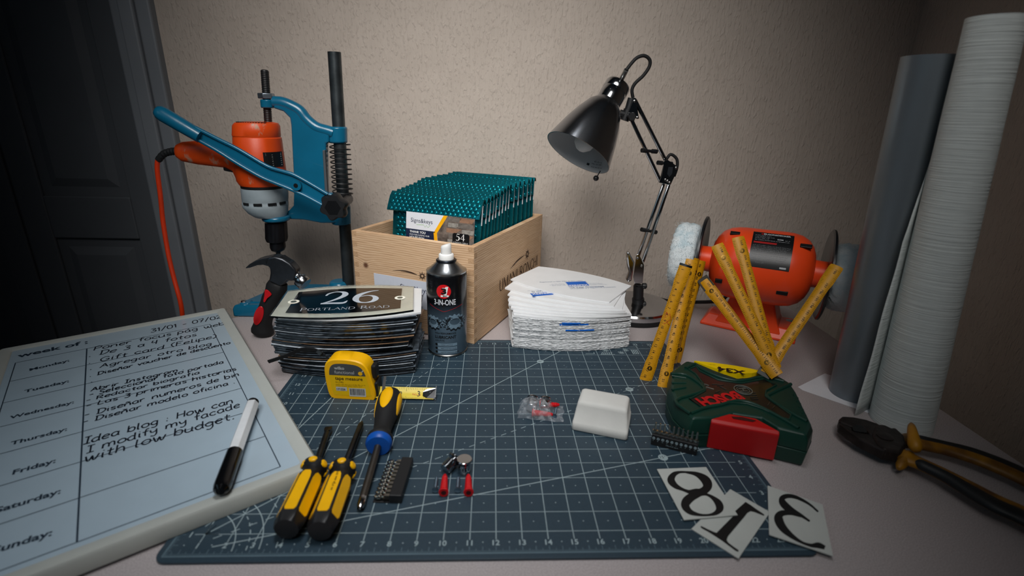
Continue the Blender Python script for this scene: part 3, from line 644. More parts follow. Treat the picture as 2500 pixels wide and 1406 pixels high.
def perspex_print(r, O, ang, short=False):
    q = MB(); cA, sA = cos(ang), sin(ang); up = V((-sA, cA, 0))
    def T(x, y, e=0): return V((O[0] + x * cA - y * sA, O[1] + x * sA + y * cA, .00286 + e))
    hb = .016 if short else .026
    q.face([T(0, 0), T(.040, 0), T(.040, hb), T(0, hb)], 0)
    q.text('PERSPEX', T(.0015, .0015, 2e-5), T(.0385, .0015, 2e-5), up, m=1, bold=.03)
    if short:
        q.text('10 Year G', T(.001, -.0095), T(.034, -.0095), up, m=2, bold=.02); q.marks(T(.010, -.0150), T(.040, -.0150), up, .003, 2); q.marks(T(-.034, .006), T(-.005, .006), up, .003, 2); q.build('printed_logo', [m_blue, m_white, mat('film_print', '5a6f93', .6)], r, smooth=0, local=True); return
    q.text('10 Year Guarantee', T(.001, -.0095), T(.066, -.0095), up, m=2, bold=.02)
    q.text('Perspex® is a registered trademark', T(.001, -.0150), T(.088, -.0150), up, m=2)
    for k in range(3):
        q.marks(T(.043, .0115 - k * .0045), T(.064 + .006 * k, .0115 - k * .0045), up, .003, 2); q.marks(T(-.031 - .004 * (k == 1), .0155 - k * .0045), T(-.004, .0155 - k * .0045), up, .003, 2)
    q.text('Registered to ISO 9001 & ISO 14001', T(-.050, .0285), T(.036, .0285), up, m=2)
    for a_, b_ in ((T(-.0012, -.017), T(-.0012, .027)), (T(.0412, .006), T(.0412, .029))): q.bar([a_, b_], .0004, .00004, (0, 0, 1), 2)
    q.build('printed_logo', [m_blue, m_white, mat('film_print', '5a6f93', .6)], r, smooth=0, local=True)
def blank_top(lab, x, y, z, a, flip):
    r = thing('perspex_blank', lab, 'perspex blank', (x, y, z), (0, 0, radians(a)))
    b = MB(); P = sheet_outline(n=20); b.loft([ring(P, 0), ring(P, .0027)]); b.build('sheet', m_perspex, r, smooth=30, local=True)
    if flip: A_ = Z(1344, 712, z + .0029); B_ = Z(1296, 716, z + .0029)
    else: A_ = Z(1390, 699, z + .0029); B_ = Z(1440, 697, z + .0029)
    M_ = TR((x, y, z), radians(a)).inverted(); A_ = M_ @ A_; B_ = M_ @ B_; perspex_print(r, (A_.x, A_.y), atan2((B_ - A_).y, (B_ - A_).x), flip)
blank_top('white acrylic blank second from the top of the white pile, its blue square half covered', .135, .300, z1, -25, True)
Mz = z1 + .003
blank_top('topmost white acrylic blank with a whole blue logo square, turned on the white pile', .1465, .322, Mz, -35.3, False)
# blue logo slivers showing on the front edges of the pile are printed on the blanks there
for u0, u1, v0, w_ in ((1375, 1430, 783, 3), (1370, 1425, 806, 2), (1382, 1450, 810, 2)):
    pass

# ================= WOODEN CRATE =================
FLc = V((-.2619, .3267, 0)); FRc = V((-.0323, .2166, 0)); BRc2 = V((.1277, .5056, 0))
es = (FRc - FLc).normalized(); et = V((-es.y, es.x, 0)); CW = (FRc - FLc).length; CD = (BRc2 - FRc).length; CH = 0.180
cang = atan2(es.y, es.x)
FLc = FLc + es * 0.0; OFF = V((-.004, 0, 0)); FLc += OFF
cr = thing('wooden_crate', 'pale pine wine crate full of teal padded envelopes, behind the spray can', 'crate', (FLc.x, FLc.y, MT), (0, 0, cang))
WT = .011
mw1 = wood_mat('pine_front', 0, knot=(.0274, 0, .1137)); mw2 = wood_mat('pine_side', 1)
CH2 = CH - MT
def panel(lo, hi, m, nm='side_panel'):
    b = MB(); b.box(lo, hi); return b.build(nm, m, cr, smooth=0, bevel=.0006, local=True)
panel((0, 0, 0), (CW, WT, CH2), mw1, 'front_panel'); panel((0, CD - WT, 0), (CW, CD, CH2), mw1, 'back_panel')
panel((0, WT, 0), (WT, CD - WT, CH2), mw2); panel((CW - WT, WT, 0), (CW, CD - WT, CH2), mw2); panel((WT, WT, .001), (CW - WT, CD - WT, .009), mw2, 'bottom_panel')
# finger joints: darker end grain blocks showing at the corners
eg = MB(); nj = 9; hh = CH2 / (2 * nj)
for k in range(nj):
    z0 = (2 * k + (k % 1)) * hh
    eg.box((CW - .0001, .0003, z0 + .0004), (CW + .0003, WT, z0 + hh - .0004)); eg.box((-.0003, .0003, z0), (.0001, WT, z0 + hh))
    eg.box((CW - WT, -.0003, z0 + hh + .0004), (CW - .0003, .0001, z0 + 2 * hh - .0004)); eg.box((.0003, -.0003, z0 + hh + .0004), (WT, .0001, z0 + 2 * hh - .0004))
EGM = mat('end_grain', 'b08c68', .7, hx2='c9a682', vs=500, bump=.3, bs=900)
for left in (0, 1):
    e2_ = MB()
    for f_ in range(0, len(eg.f), 6):
        xs_ = [eg.v[i].x for i in eg.f[f_]]
        if (sum(xs_) / len(xs_) < CW / 2) == bool(left):
            b0 = min(min(f) for f in eg.f[f_:f_ + 6]); e2_.add(eg.v[b0:b0 + 8], [tuple(i - b0 for i in f) for f in eg.f[f_:f_ + 6]])
    e2_.build('end_grain', EGM, cr, smooth=0, local=True)
if 0: eg.build('end_grain', mat('end_grain', 'b08c68', .7, hx2='c9a682', vs=500, stretch=(1, 1, 1), bump=.3, bs=900), cr, smooth=0, local=True)
def sunburst(mb, O, X, Yv, r, m=0):
    O = V(O); X = V(X); Yv = V(Yv)
    for q in range(16):
        a = q * pi / 8; r1 = r if q % 2 == 0 else r * .72
        fn = lambda px, py: O + X * px + Yv * py + X.cross(Yv) * (q * 3e-6)
        mb.ribbon([(cos(a) * r * .28, sin(a) * r * .28), (cos(a) * r1, sin(a) * r1)], lambda t, s_: r * (.2 - .12 * s_), fn, m, smooth=0)
bk = MB()
# front: comet and burst
bk.ribbon([(.088, .1155), (.110, .1187), (.128, .1180), (.141, .1152)], lambda a, t: .0003 + .0016 * sin(pi * t), lambda x, z: V((x, -.00035, z - MT)))
bk.ribbon([(.106, .1165), (.128, .1165), (.141, .1150)], lambda a, t: .0003 + .0008 * sin(pi * t), lambda x, z: V((x, -.0004, z - MT)))
sunburst(bk, (.1516, -.0004, .1146 - MT), (1, 0, 0), (0, 0, 1), .0085)
bk.build('branded_mark', mat('burnt_brown', '3a261b', .7), cr, smooth=0, local=True); bk = MB()
# right side: comet, burst and name
nR = V((1, 0, 0)); sd = lambda t, z: V((CW + .00035, t, z))
def onside(u, v):
    p = PLN(u, v, FLc + es * CW, es); q = p - FLc; return q.dot(et), q.z - MT
t0, z0 = onside(1245, 657); t1, z1_ = onside(1281, 622); ts, zs_ = onside(1287, 620)
bk.ribbon([(t0, z0), ((t0 + t1) / 2, (z0 + z1_) / 2 + .003), (t1, z1_)], lambda a, t: .0003 + .003 * sin(pi * t), lambda x, z: V((CW + .0004, x, z)))
sunburst(bk, (CW + .0004, ts, zs_), (0, 1, 0), (0, 0, 1), .012)
ta, za = onside(1219, 700); tb_, zb_ = onside(1311, 656)
za = zb_ = (za + zb_) / 2
serif(bk, 'UMANI RONCHI', V((CW + .0004, ta, za)), V((CW + .0004, tb_, zb_)), (0, 0, 1), k=1.15, thick=1.5, thin=.5)
bk.build('branded_mark', mat('burnt_brown', '3a261b', .7), cr, smooth=0, local=True)
# paper label taped over the front
lb = MB(); lb.box((.0455, -.0011, .048), (.165, -.0006, .1045 - MT)); lb.box((.0455, -.0013, .07), (.092, -.0011, .1045 - MT), 0)
lb.text('Signs&keys', (.104, -.0014, .080), (.163, -.0014, .080), (0, 0, 1), k=1.05, m=1)
lb.ribbon([(.125, .0735), (.140, .0735), (.143, .071), (.146, .0735), (.149, .071), (.152, .0735)], .0008, lambda x, z: V((x, -.0014, z)), 2, smooth=0)
lb.build('paper_label', [mat('label_paper', 'cdd2de', .6, var=.02), mat('navy_print', '14203c', .5), mat('green_print', '6fae3a', .5)], cr, smooth=0, local=True)

# ================= PADDED ENVELOPES =================
m_foil = mat('teal_foil', '127a86', .30, .85, var=.12, vs=60, bump=.25, bs=260)
EW = .186
def mk_env(flap, seed, full=True, out=.011):
    r = thing('padded_envelope', 'x', 'padded envelope', group='x'); rdd = random.Random(seed)
    H = .25; th = .0075
    b = MB()
    # puffed body
    nx = 20; rings = []
    def prof(x): e = min(1, (EW / 2 - abs(x)) / .012); return th * (.18 + .82 * sqrt(max(0, 1 - (1 - e) ** 2)))
    xs = [-EW / 2 + EW * k / nx for k in range(nx + 1)]
    for z in (0, .004, H * .3, H * .6, H - .006, H):
        f = .4 if z in (0, H) else 1
        rings.append([V((x, -prof(x) / 2 * f + .0004 * sin(x * 90 + z * 50 + seed), z)) for x in xs] + [V((x, prof(x) / 2 * f, z)) for x in reversed(xs)])
    b.loft(rings)
    b.build('pouch', m_foil, r, smooth=40)
    d = MB(); rb = .0045; pz = .0084; px = .0096
    def dome(c, n, s1=1.0):
        n = V(n).normalized(); x, y, _ = frame(n)
        c = V(c); R = []
        for f, h in ((1, 0), (.94, .0007), (.72, .0011)): R.append([c + (x * cos(2 * pi * j / 9) + y * sin(2 * pi * j / 9)) * rb * f * s1 + n * h for j in range(9)])
        d.loft(R)
    z = .13 if not full else .10; row = 0
    while z < H - .004:
        x = -EW / 2 + .012 + (px / 2 if row % 2 else 0)
        while x < EW / 2 - .010: dome((x, -th / 2 + .0004 * sin(x * 90 + z * 50 + seed), z), (0, -1, 0)); x += px
        z += pz; row += 1
    d.build('bubbles', m_foil, r, smooth=50)
    if flap:
        f = MB(); fw = EW + .006; top = H + .003; drop = .036
        pr = [(th * .45, H - .004), (th * .2, top), (-th * .3, top + .0005), (-th * .8 - out * .25, top - .009), (-th * .8 - out * .65, top - .022), (-th * .8 - out, top - drop)]
        pr2 = [(y - .0016, z - .0006) for y, z in pr]
        xs2 = [-fw / 2 + fw * k / 10 for k in range(11)]
        sec = [[V((x, y, z)) for y, z in pr] + [V((x, y + .0016, z - .0012)) for y, z in reversed(pr)] for x in xs2]
        f.loft(sec); f.build('flap', m_foil, r, smooth=45)
        d = MB(); row = 0
        for i in range(2, 5):
            y0, z0 = pr[i]; y1, z1 = pr[i + 1]; L = sqrt((y1 - y0) ** 2 + (z1 - z0) ** 2); nn = V((0, (z1 - z0), -(y1 - y0))).normalized()
            if nn.y > 0: nn = -nn
            kk = max(1, round(L / .0088))
            for q in range(kk):
                t = (q + .5) / kk; x = -fw / 2 + .008 + (px / 2 if row % 2 else 0)
                while x < fw / 2 - .006: dome((x, y0 + (y1 - y0) * t - .0003, z0 + (z1 - z0) * t), nn, .95); x += px
                row += 1
        d.build('flap_bubbles', m_foil, r, smooth=50)
        w = MB(); w.box((EW / 2 + .0008, -.004, H - .045), (EW / 2 + .0016, -.001, H - .008)); w.build('paper_edge', m_paper, r, smooth=0)
    return r
e1 = mk_env(True, 1); e2 = mk_env(True, 2, True, .0025); e3 = mk_env(True, 3, True, .004); envs = [e2, e3, e2]
spots = [(.0245, .058, .153, .249), (.041, .074, .149, .250), (.056, .088, .150, .2515), (.071, .102, .152, .253), (.086, .115, .148, .254), (.102, .129, .153, .256), (.118, .143, .149, .259), (.137, .157, .156, .262), (.158, .176, .146, .262), (.180, .195, .147, .2625), (.205, .217, .150, .263), (.232, .240, .152, .262), (.258, .264, .168, .263), (.280, .284, .178, .2635), (.300, .301, .184, .262)]
for i, (ta_, tt, sc_, zt_) in enumerate(spots):
    dz = zt_ - .010 - MT; sx = asin = math.atan2(tt - ta_, dz); k = (dz / cos(sx)) / .253
    jx = random.uniform(-.003, .003); M = Matrix.Translation(FLc + es * min(sc_ + jx, CW - WT - EW / 2 - .004) + et * (ta_ + .006) + V((0, 0, MT + .0098))) @ Matrix.Rotation(cang + radians(random.uniform(-.15, .15)), 4, 'Z') @ Matrix.Rotation(-sx, 4, 'X') @ Matrix.Scale(k, 4, (0, 0, 1))
    lab = 'teal metallic bubble envelope packed in the row inside the wooden crate'; grp = 'teal envelopes in the crate'
    if i == 0: lab = 'frontmost teal bubble envelope in the crate, its folded flap facing out over the card'; grp = None
    if i == 14: lab = 'rearmost teal bubble envelope at the back of the wooden crate'; grp = None
    pr = e1 if i == 0 else (e2 if i % 2 else e3)
    if i < 3: pr.matrix_world = M; pr['label'] = lab; o = pr
    else: o = dup(pr, M, lab)
    if grp: o['group'] = grp
    elif 'group' in o.keys(): del o['group']
# thank-you card
t_ = .0285
def cpl(u, v):
    p = PLN(u, v, FLc + et * t_, et); q = p - FLc; return q.dot(es), q.z
cs0, cz0 = cpl(994, 515); cs1, cz1 = cpl(1176, 541)
cs1 = min(cs1, CW - WT - .001); ca = thing('thank_you_card', 'printed thank you card tucked in front of the envelopes in the crate', 'card', (FLc + es * cs0 + et * .017 + V((0, 0, cz0 - .09)))[:], (radians(-6), 0, cang))
cw_ = cs1 - cs0; chh = .0905
qb = MB(); ypl = -.0004
def cpt(x, z, e=0): return V((x, ypl - e, z))
qb.box((0, -.0003, 0), (cw_, 0, chh))
zz = chh - .030
qb.face([cpt(0, 0), cpt(cw_ * .47, 0), cpt(cw_ * .49, .02), cpt(cw_ * .44, zz), cpt(0, zz)], 1)
qb.face([cpt(cw_ * .56, chh), cpt(cw_ * .42, zz - .002), cpt(cw_ * .47, 0, .0001), cpt(cw_ * .52, 0, .0001), cpt(cw_ * .47, zz - .002), cpt(cw_ * .62, chh)], 2)
qb.face([cpt(cw_ * .62, chh), cpt(cw_ * .47, zz - .002), cpt(cw_ * .53, 0), cpt(cw_, 0), cpt(cw_, chh)], 3)
rdd = random.Random(3)
for k in range(16):
    zz0 = chh - .0095 * (k // 2) - .0015; x0 = cw_ * (.62 if k % 2 == 0 else .8) + rdd.uniform(-.004, .004); x0 = max(x0, cw_ * (.485 + .0019 * max(0, (zz0 - zz) * 1000)))
    qb.face([cpt(x0, zz0 - .0075, .0001), cpt(min(cw_, x0 + rdd.uniform(.015, .03)), zz0 - .0075, .0001), cpt(min(cw_, x0 + .03), zz0, .0001), cpt(x0, zz0, .0001)], 5 + k % 3)
sg = [(.70, .008), (.72, .004), (.92, .004), (.94, .008), (.94, .033), (.92, .037), (.72, .037), (.70, .033)]
z_s = chh - .0515
qb.face([cpt(cw_ * x, z_s + .024 * (z / .037) , .0003) for x, z in sg], 4)
digit(qb, '5', cpt(cw_ * .745, z_s + .0115, .0005), (1, 0, 0), (0, 0, 1), .0115, 1.1, 8, lift=V((0, -1, 0))); digit(qb, '4', cpt(cw_ * .815, z_s + .0115, .0005), (1, 0, 0), (0, 0, 1), .0115, 1.1, 8, lift=V((0, -1, 0)))
serif(qb, 'LONDON DRIVE', cpt(cw_ * .715, z_s + .0065, .0005), cpt(cw_ * .925, z_s + .0065, .0005), (0, 0, 1), k=1.0, m=8, thick=1.2, thin=.5)
qb.text('Signs&keys', cpt(.010, chh - .0175, .0001), cpt(cw_ * .40, chh - .0175, .0001), (0, 0, 1), m=1, k=1.0)
qb.ribbon([(cw_ * .16, chh - .0215), (cw_ * .27, chh - .0205), (cw_ * .29, chh - .0245), (cw_ * .31, chh - .0205), (cw_ * .335, chh - .0245), (cw_ * .37, chh - .0195)], .0006, lambda x, z: cpt(x, z, .0001), 9, smooth=0)
qb.text('THANK YOU', cpt(.008, zz - .0065, .0002), cpt(cw_ * .30, zz - .0065, .0002), (0, 0, 1), m=8, bold=.025)
qb.text('FOR PURCHASING OUR', cpt(.008, zz - .0112, .0002), cpt(cw_ * .36, zz - .0112, .0002), (0, 0, 1), m=8)
qb.text('HOUSE SIGN', cpt(.008, zz - .0165, .0002), cpt(cw_ * .28, zz - .0165, .0002), (0, 0, 1), m=8, bold=.02)
o = qb.build('printed_card', [mat('card_white', 'dcdee4', .4, var=.01), mat('navy_print', '14203c', .5), mat('amber_print', 'f2ac00', .5), mat('stone_photo', '4b423c', .5, hx2='7c6f66', vs=90), mat('sign_print', '0a0a0c', .4), mat('stone_a', '6d6660', .5, var=.15, vs=200), mat('stone_b', '8d6b55', .5, var=.15, vs=200), mat('stone_c', '8b8780', .5, var=.2, vs=200), m_white, mat('green_print', '6fae3a', .5)], ca, smooth=0, local=True)

# ================= SPRAY CAN =================
CC = V((-.0805, .1975, MT)); RC = .0335
sc = thing('spray_can', 'black and grey spray can of lubricant with a white nozzle, in front of the crate', 'spray can', CC[:])
def canmat():
    m = mat('can_paint', '0b0c0e', .25, coat=.4); nt = m.node_tree; N = nt.nodes; L = nt.links
    tc = N.new('ShaderNodeTexCoord'); sp = N.new('ShaderNodeSeparateXYZ'); L.new(tc.outputs['Object'], sp.inputs[0])
    mr = N.new('ShaderNodeMapRange'); mr.inputs[1].default_value = .095; mr.inputs[2].default_value = .055; L.new(sp.outputs['Z'], mr.inputs[0])
    mx = N.new('ShaderNodeMix'); mx.data_type = 'RGBA'; L.new(mr.outputs[0], mx.inputs[0]); mx.inputs[6].default_value = hexc('0b0c0f'); mx.inputs[7].default_value = hexc('4c6070')
    L.new(mx.outputs[2], N['Principled BSDF'].inputs['Base Color']); return m
HC = .143
b = MB(); b.lathe(CC + V((0, 0, .0035)), (0, 0, 1), [(RC - .0015, 0), (RC, .003), (RC, HC - .009), (RC - .0012, HC - .004), (RC - .003, HC - .0015)], 64); b.build('can_body', canmat(), sc)
b = MB(); b.lathe(CC, (0, 0, 1), [(RC - .003, 0), (RC - .0005, .0012), (RC, .003), (RC - .002, .005)], 64); b.build('base_rim', m_steel, sc)
b = MB(); b.lathe(CC + V((0, 0, HC - .0005)), (0, 0, 1), [(RC - .003, -.002), (RC - .0005, 0), (RC - .0005, .002), (RC - .003, .003), (.023, .0095), (.0165, .0155), (.0155, .0165)], 64); b.build('dome', mat('brushed_tin', 'a3a6a8', .27, 1.0, var=.05), sc)
b = MB(); b.lathe(CC + V((0, 0, HC + .0155)), (0, 0, 1), [(.0155, 0), (.0168, .001), (.0168, .0028), (.0155, .004), (.013, .0042)], 48); b.build('valve_cup', mat('dark_cup', '2b3038', .3, .9), sc)
b = MB(); z0 = HC + .0195; b.lathe(CC + V((0, 0, z0 - .001)), (0, 0, 1), [(.0122, 0), (.0122, .0085), (.0108, .010), (.0090, .0103)], 40)
rg = []
for k, (rr_, hz) in enumerate(((.0088, .009), (.0086, .018), (.0083, .0225), (.0070, .024))):
    rg.append([CC + V((rr_ * cos(2 * pi * j / 32), rr_ * sin(2 * pi * j / 32), z0 + hz + (0 if k < 2 else -.0022 * cos(2 * pi * j / 32 - 2.8)))) for j in range(32)])
b.loft(rg); b.build('nozzle', mat('white_nozzle', 'e6e6e4', .4), sc, smooth=50)
pr = MB(); tocam = atan2(CP.y - CC.y, CP.x - CC.x) + radians(-4)
def cf(x, z, e=.00012): a = tocam + x / RC; return CC + V(((RC + e) * cos(a), (RC + e) * sin(a), z))
def cpoly(pts, m, e):
    pr.add([cf(x, z, e) for x, z in pts], [tuple(range(len(pts)))], m)
def cdisc(cx, cz, r_, m, e, n=32, sx=1):
    rr = [r_ * q / 8 for q in range(9)]; vs = [cf(cx + r * sx * cos(2 * pi * k / n), cz + r * sin(2 * pi * k / n), e) for r in rr for k in range(n)]
    pr.add(vs, [(q * n + k, (q + 1) * n + k, (q + 1) * n + (k + 1) % n, q * n + (k + 1) % n) for q in range(8) for k in range(n)], m)
def crect(x0, x1, z0, z1, m, e, sl=0.0, n=14):
    vs = [cf(x0 + (x1 - x0) * i / n + sl * j, z0 + (z1 - z0) * j, e) for i in range(n + 1) for j in (0, 1)]
    pr.add(vs, [(2 * i, 2 * i + 2, 2 * i + 3, 2 * i + 1) for i in range(n)], m)
def ctext(t, x0, x1, z, m, k=1.0, bold=0, sl=0.0, e=.0003):
    vs, fs = text_geo(t, bold); mx = max(p[0] for p in vs); mn = min(p[0] for p in vs); s_ = (x1 - x0) / (mx - mn)
    pr.add([cf(x0 + (px - mn) * s_ + py * s_ * sl, z + py * s_ * k, e) for px, py in vs], fs, m)
cdisc(-.003, .1175, .0118, 0, .00015); crect(-.0036, .0012, .1095, .1258, 1, .0003, sl=.0036)
crect(-.0078, .0052, .1085, .1115, 1, .00032); crect(-.0062, .0000, .1215, .1240, 1, .0003, sl=.0015)
ctext('3', -.0068, .0014, .1138, 2, k=.72, bold=.05, e=.0005); ctext('IN', -.0040, .0014, .1090, 2, k=.62, bold=.04, e=.0005)
ctext('3-IN-ONE', -.0195, .0165, .0945, 3, k=1.55, bold=.02)
def cring(pts, w, m, e): pr.ribbon(pts, w, lambda x, z: cf(x, z, e), m, smooth=0)
cring([(-.030 + .027 * k / 12, .0925 - .0095 * k / 12) for k in range(13)] + [(-.003 + .033 * k / 12, .083 + .0095 * k / 12) for k in range(1, 13)], .0004, 0, .0003)
def gear(cx, cz, R_, teeth, m, sq=.62):
    n = teeth * 4; vs = [cf(cx + R_ * .42 * cos(2 * pi * k / n), cz + R_ * .42 * sq * sin(2 * pi * k / n), .0002) for k in range(n)]
    for k in range(n):
        rr_ = R_ if k % 4 in (0, 1) else R_ * .84; vs.append(cf(cx + rr_ * cos(2 * pi * k / n), cz + rr_ * sq * sin(2 * pi * k / n), .0002))
    pr.add(vs, [(k, n + k, n + (k + 1) % n, (k + 1) % n) for k in range(n)], m)
    # thickness of the gear rim seen below
    vs = []
    for k in range(n): rr_ = R_ if k % 4 in (0, 1) else R_ * .84; vs.append(cf(cx + rr_ * cos(2 * pi * k / n), cz - .0035 + rr_ * sq * sin(2 * pi * k / n), .00016))
    inn_ = [cf(cx + R_ * .6 * cos(2 * pi * k / n), cz - .0035 + R_ * .6 * sq * sin(2 * pi * k / n), .00016) for k in range(n)]
    pr.add(inn_ + vs, [(k, n + k, n + (k + 1) % n, (k + 1) % n) for k in range(n)], 5)
gear(-.024, .0625, .0185, 14, 4); gear(.015, .0645, .0215, 16, 4)
ctext('HIGH PERFORMANCE', -.0195, .0165, .0425, 2, k=1.3, bold=.01); ctext('LUBRICANT', -.0195, .0165, .0350, 2, k=1.05, bold=.03); ctext('with PTFE', -.0195, -.003, .0300, 2, k=1.0)
for k, t in enumerate(('LONG LASTING', 'REDUCES FRICTION', 'MULTI SURFACE USAGE')):
    z_ = .0235 - k * .0068
    crect(-.015, .018, z_ - .0022, z_ + .0026, 4, .00018)
    cdisc(-.0175, z_, .0021, 2, .0003, 16); ctext(t, -.009, -.009 + .0016 * len(t), z_ - .0012, 2, k=1.0, e=.00035)
pr.build('printed_label', [mat('can_red', 'd3141c', .35), m_white, m_ink, mat('can_white', 'd4d8de', .4), mat('can_grey', '6b8394', .4, var=.05), mat('can_shadow', '151a20', .4)], sc, smooth=0)
# ================= DRILL PRESS STAND =================
YP_ = 0.395
def hr(uL, uR, v, y, n=32, sq=1.0):
    a = Y(uL, v, y); c = Y(uR, v, y); o = (a + c) / 2; r_ = (c - a).length / 2
    return [V((o.x + r_ * cos(2 * pi * j / n), o.y + r_ * sq * sin(2 * pi * j / n), o.z)) for j in range(n)]
st = thing('drill_press_stand', 'teal drill press stand with long lever and grey column, left of the crate', 'drill stand', (-.31, YP_, 0))
# base
ZB_ = .024
bp_ = [(-.512, .337), (-.285, .337), (-.272, .470), (-.40, .476), (-.470, .462)]
b = MB(); b.loft([[V((x, y, .0003)) for x, y in bp_], [V((x, y, ZB_ - .008)) for x, y in bp_], [V((-.397 + (x + .397) * .97, .40 + (y - .40) * .96, ZB_)) for x, y in bp_]])
b.box((-.485, .352, ZB_ - .004), (-.30, .358, ZB_ + .002)); b.box((-.50, .344, ZB_ - .004), (-.482, .364, ZB_ + .003))
b.lathe((-.322, .405, ZB_ - .003), (0, 0, 1), [(.03, 0), (.026, .012), (.019, .03), (.0165, .034)], 32)
b.build('base_plate', m_teal, st, smooth=30, bevel=.003)
b = MB()
b.face([V((-.432 + .017 * cos(k * pi / 10) , .376 + .0085 * sin(k * pi / 10), ZB_ + .0004)) for k in range(20)]); b.box((-.419, .3745, ZB_), (-.37, .3785, ZB_ + .0005))
b.box((-.455, .405, ZB_), (-.40, .412, ZB_ + .0005))
b.build('base_slot', mat('teal_shadow_slot', '0b3e4e', .6), st, smooth=0)
for x, y in ((-.494, .350), (-.345, .455)):
    b = MB(); b.lathe((x, y, ZB_ + .0015), (0, 0, 1), [(.0045, 0), (.0045, .004), (.003, .005)], 6); b.build('bolt', m_chrome, st)
# column
ct = Y(816, 127, YP_ + .012); cb = V((-.3225, YP_ + .012, .03))
cr_ = (Y(832, 127, YP_ + .012) - Y(800, 127, YP_ + .012)).length / 2
b = MB(); n_ = 40
tp = [V((ct.x + cr_ * cos(2 * pi * j / n_), ct.y + cr_ * sin(2 * pi * j / n_), ct.z)) for j in range(n_)]
tpi = [V((ct.x + cr_ * .8 * cos(2 * pi * j / n_), ct.y + cr_ * .8 * sin(2 * pi * j / n_), ct.z)) for j in range(n_)]
cbp = Y(850, 688, YP_ + .012); bt = [V((cbp.x + cr_ * cos(2 * pi * j / n_), cbp.y + cr_ * sin(2 * pi * j / n_), .03)) for j in range(n_)]
b.loft([bt, tp, tpi, [p - V((0, 0, .02)) for p in tpi]])
b.build('column', mat('column_steel', '4d5356', .42, .85, var=.3, vs=30, bump=.1, bs=150), st)
def colc(v): t = (v - 127) / (688 - 127); u = 816 + (850 - 816) * t; return Y(u, v, YP_ + .012)
# carriage casting
PL = [(668,245),(690,248),(713,257),(732,268),(745,286),(758,298),(772,308),(799,316),(803,318),(803,348),(795,350),(797,470),(838,482),(838,545),(784,545),(741,537),(700,535),(648,538),(644,531),(652,525),(685,521),(705,514),(716,502),(717,461),(716,424),(710,305),(707,288),(691,272),(667,264)]
b = MB(); b.prism([Y(u, v, YP_ - .006) for u, v in PL], (0, .018, 0)); b.build('carriage', m_teal, st, smooth=30, bevel=.0035, segs=3)
b = MB(); b.tube(catmull([Y(u, v, YP_ + .003) for u, v in ((668, 249), (690, 251), (713, 260), (733, 272), (748, 291), (772, 311), (800, 320), (815, 325))], 4), .0105, 12)
b.build('flange', m_teal, st, smooth=50)
b = MB(); b.loft([hr(636, 668, 243, YP_ + .002), hr(638, 669, 264, YP_ + .002)]); b.build('rod_clamp', m_teal, st, bevel=.002)
b = MB(); b.loft([hr(800, 847, 309, YP_ + .012), hr(802, 848, 349, YP_ + .012)]); b.build('upper_collar', m_teal, st, bevel=.003)
b = MB(); b.loft([hr(812, 853, 476, YP_ + .012), hr(812, 853, 500, YP_ + .012), hr(809, 856, 503, YP_ + .012), hr(811, 857, 546, YP_ + .012)]); b.build('lower_collar', m_teal, st, bevel=.002)
b = MB(); b.prism([Y(u, v, YP_ - .010) for u, v in ((787, 367), (793, 366), (800, 470), (793, 470))], (0, .006, 0)); b.build('scale_strip', mat('strip_grey', '4c5054', .5), st, smooth=0, bevel=.001)
# sliding shelf forward for the drill collar
b = MB(); b.loft([hr(641, 706, 526, YP_ - .02, sq=1.0), hr(642, 707, 538, YP_ - .02)]); b.build('drill_shelf', m_teal, st, bevel=.003)
# spring
pts = []
c0 = colc(352); c1 = colc(478); turns = 10.5; N_ = 340
for k in range(N_): t = k / (N_ - 1); c = c0.lerp(c1, t); a = 2 * pi * turns * t; pts.append(V((c.x + .0185 * cos(a), c.y + .0185 * sin(a), c.z)))
b = MB(); b.tube(pts, .0013, 8); b.build('return_spring', m_black, st)
# threaded depth rod
ra = Y(646, 170, YP_ + .002); rb_ = Y(655, 300, YP_ + .002); b = MB(); nn = 60; pr_ = []
for k in range(nn): pr_.append((.0072 if k % 2 else .0064, (rb_ - ra).length * k / nn + .002))
b.lathe(ra, rb_ - ra, [(.004, 0), (.006, .001)] + pr_, 20); b.build('threaded_rod', m_black, st, smooth=20)
b = MB(); b.lathe(Y(651, 241, YP_ + .002), (0, 0, 1), [(.0135, 0), (.0145, .001), (.0145, .0085), (.0135, .0095)], 6); b.build('hex_nut', mat('zinc', '8d97a2', .35, .9), st, smooth=20, bevel=.0006)
# lever
YL = YP_ - .075
lv = MB(); g0 = Y(391, 275, YL); g1 = Y(484, 330, YL); gd = (g1 - g0).normalized(); gr = .0120
lv.lathe(g0 - gd * .008, gd, [(.003, 0), (.0085, .002), (.0115, .007), (.0125, .014), (.0122, (g1 - g0).length * .6), (.0115, (g1 - g0).length + .012)], 24)
lo = lv.build('lever_grip', m_teal, st, smooth=50)
top = [(478, 312), (529, 338), (583, 365), (651, 405), (690, 418), (718, 427), (760, 450), (800, 474)]
bot = [(474, 336), (529, 367), (583, 401), (637, 432), (675, 448), (700, 458), (745, 478), (786, 500)]
b = MB(); b.prism([Y(u, v, YL + .001) for u, v in top] + [Y(u, v, YL + .001) for u, v in reversed(bot)], (0, .004, 0)); b.build('lever_web', m_teal, st, smooth=0)
b = MB()
for P in (top, bot): b.tube(catmull([Y(u, v, YL - .001) for u, v in P], 4), .0032, 10)
pv = Y(722, 453, YL - .006); b.cyl(pv, pv + V((0, .012, 0)), .009, .009, 24); b.build('lever_rim', m_teal, st, smooth=50)
b = MB(); b.cyl(pv - V((0, .0005, 0)), pv + V((0, .002, 0)), .0038, .0038, 20); b.build('pivot_pin', m_darksteel, st)
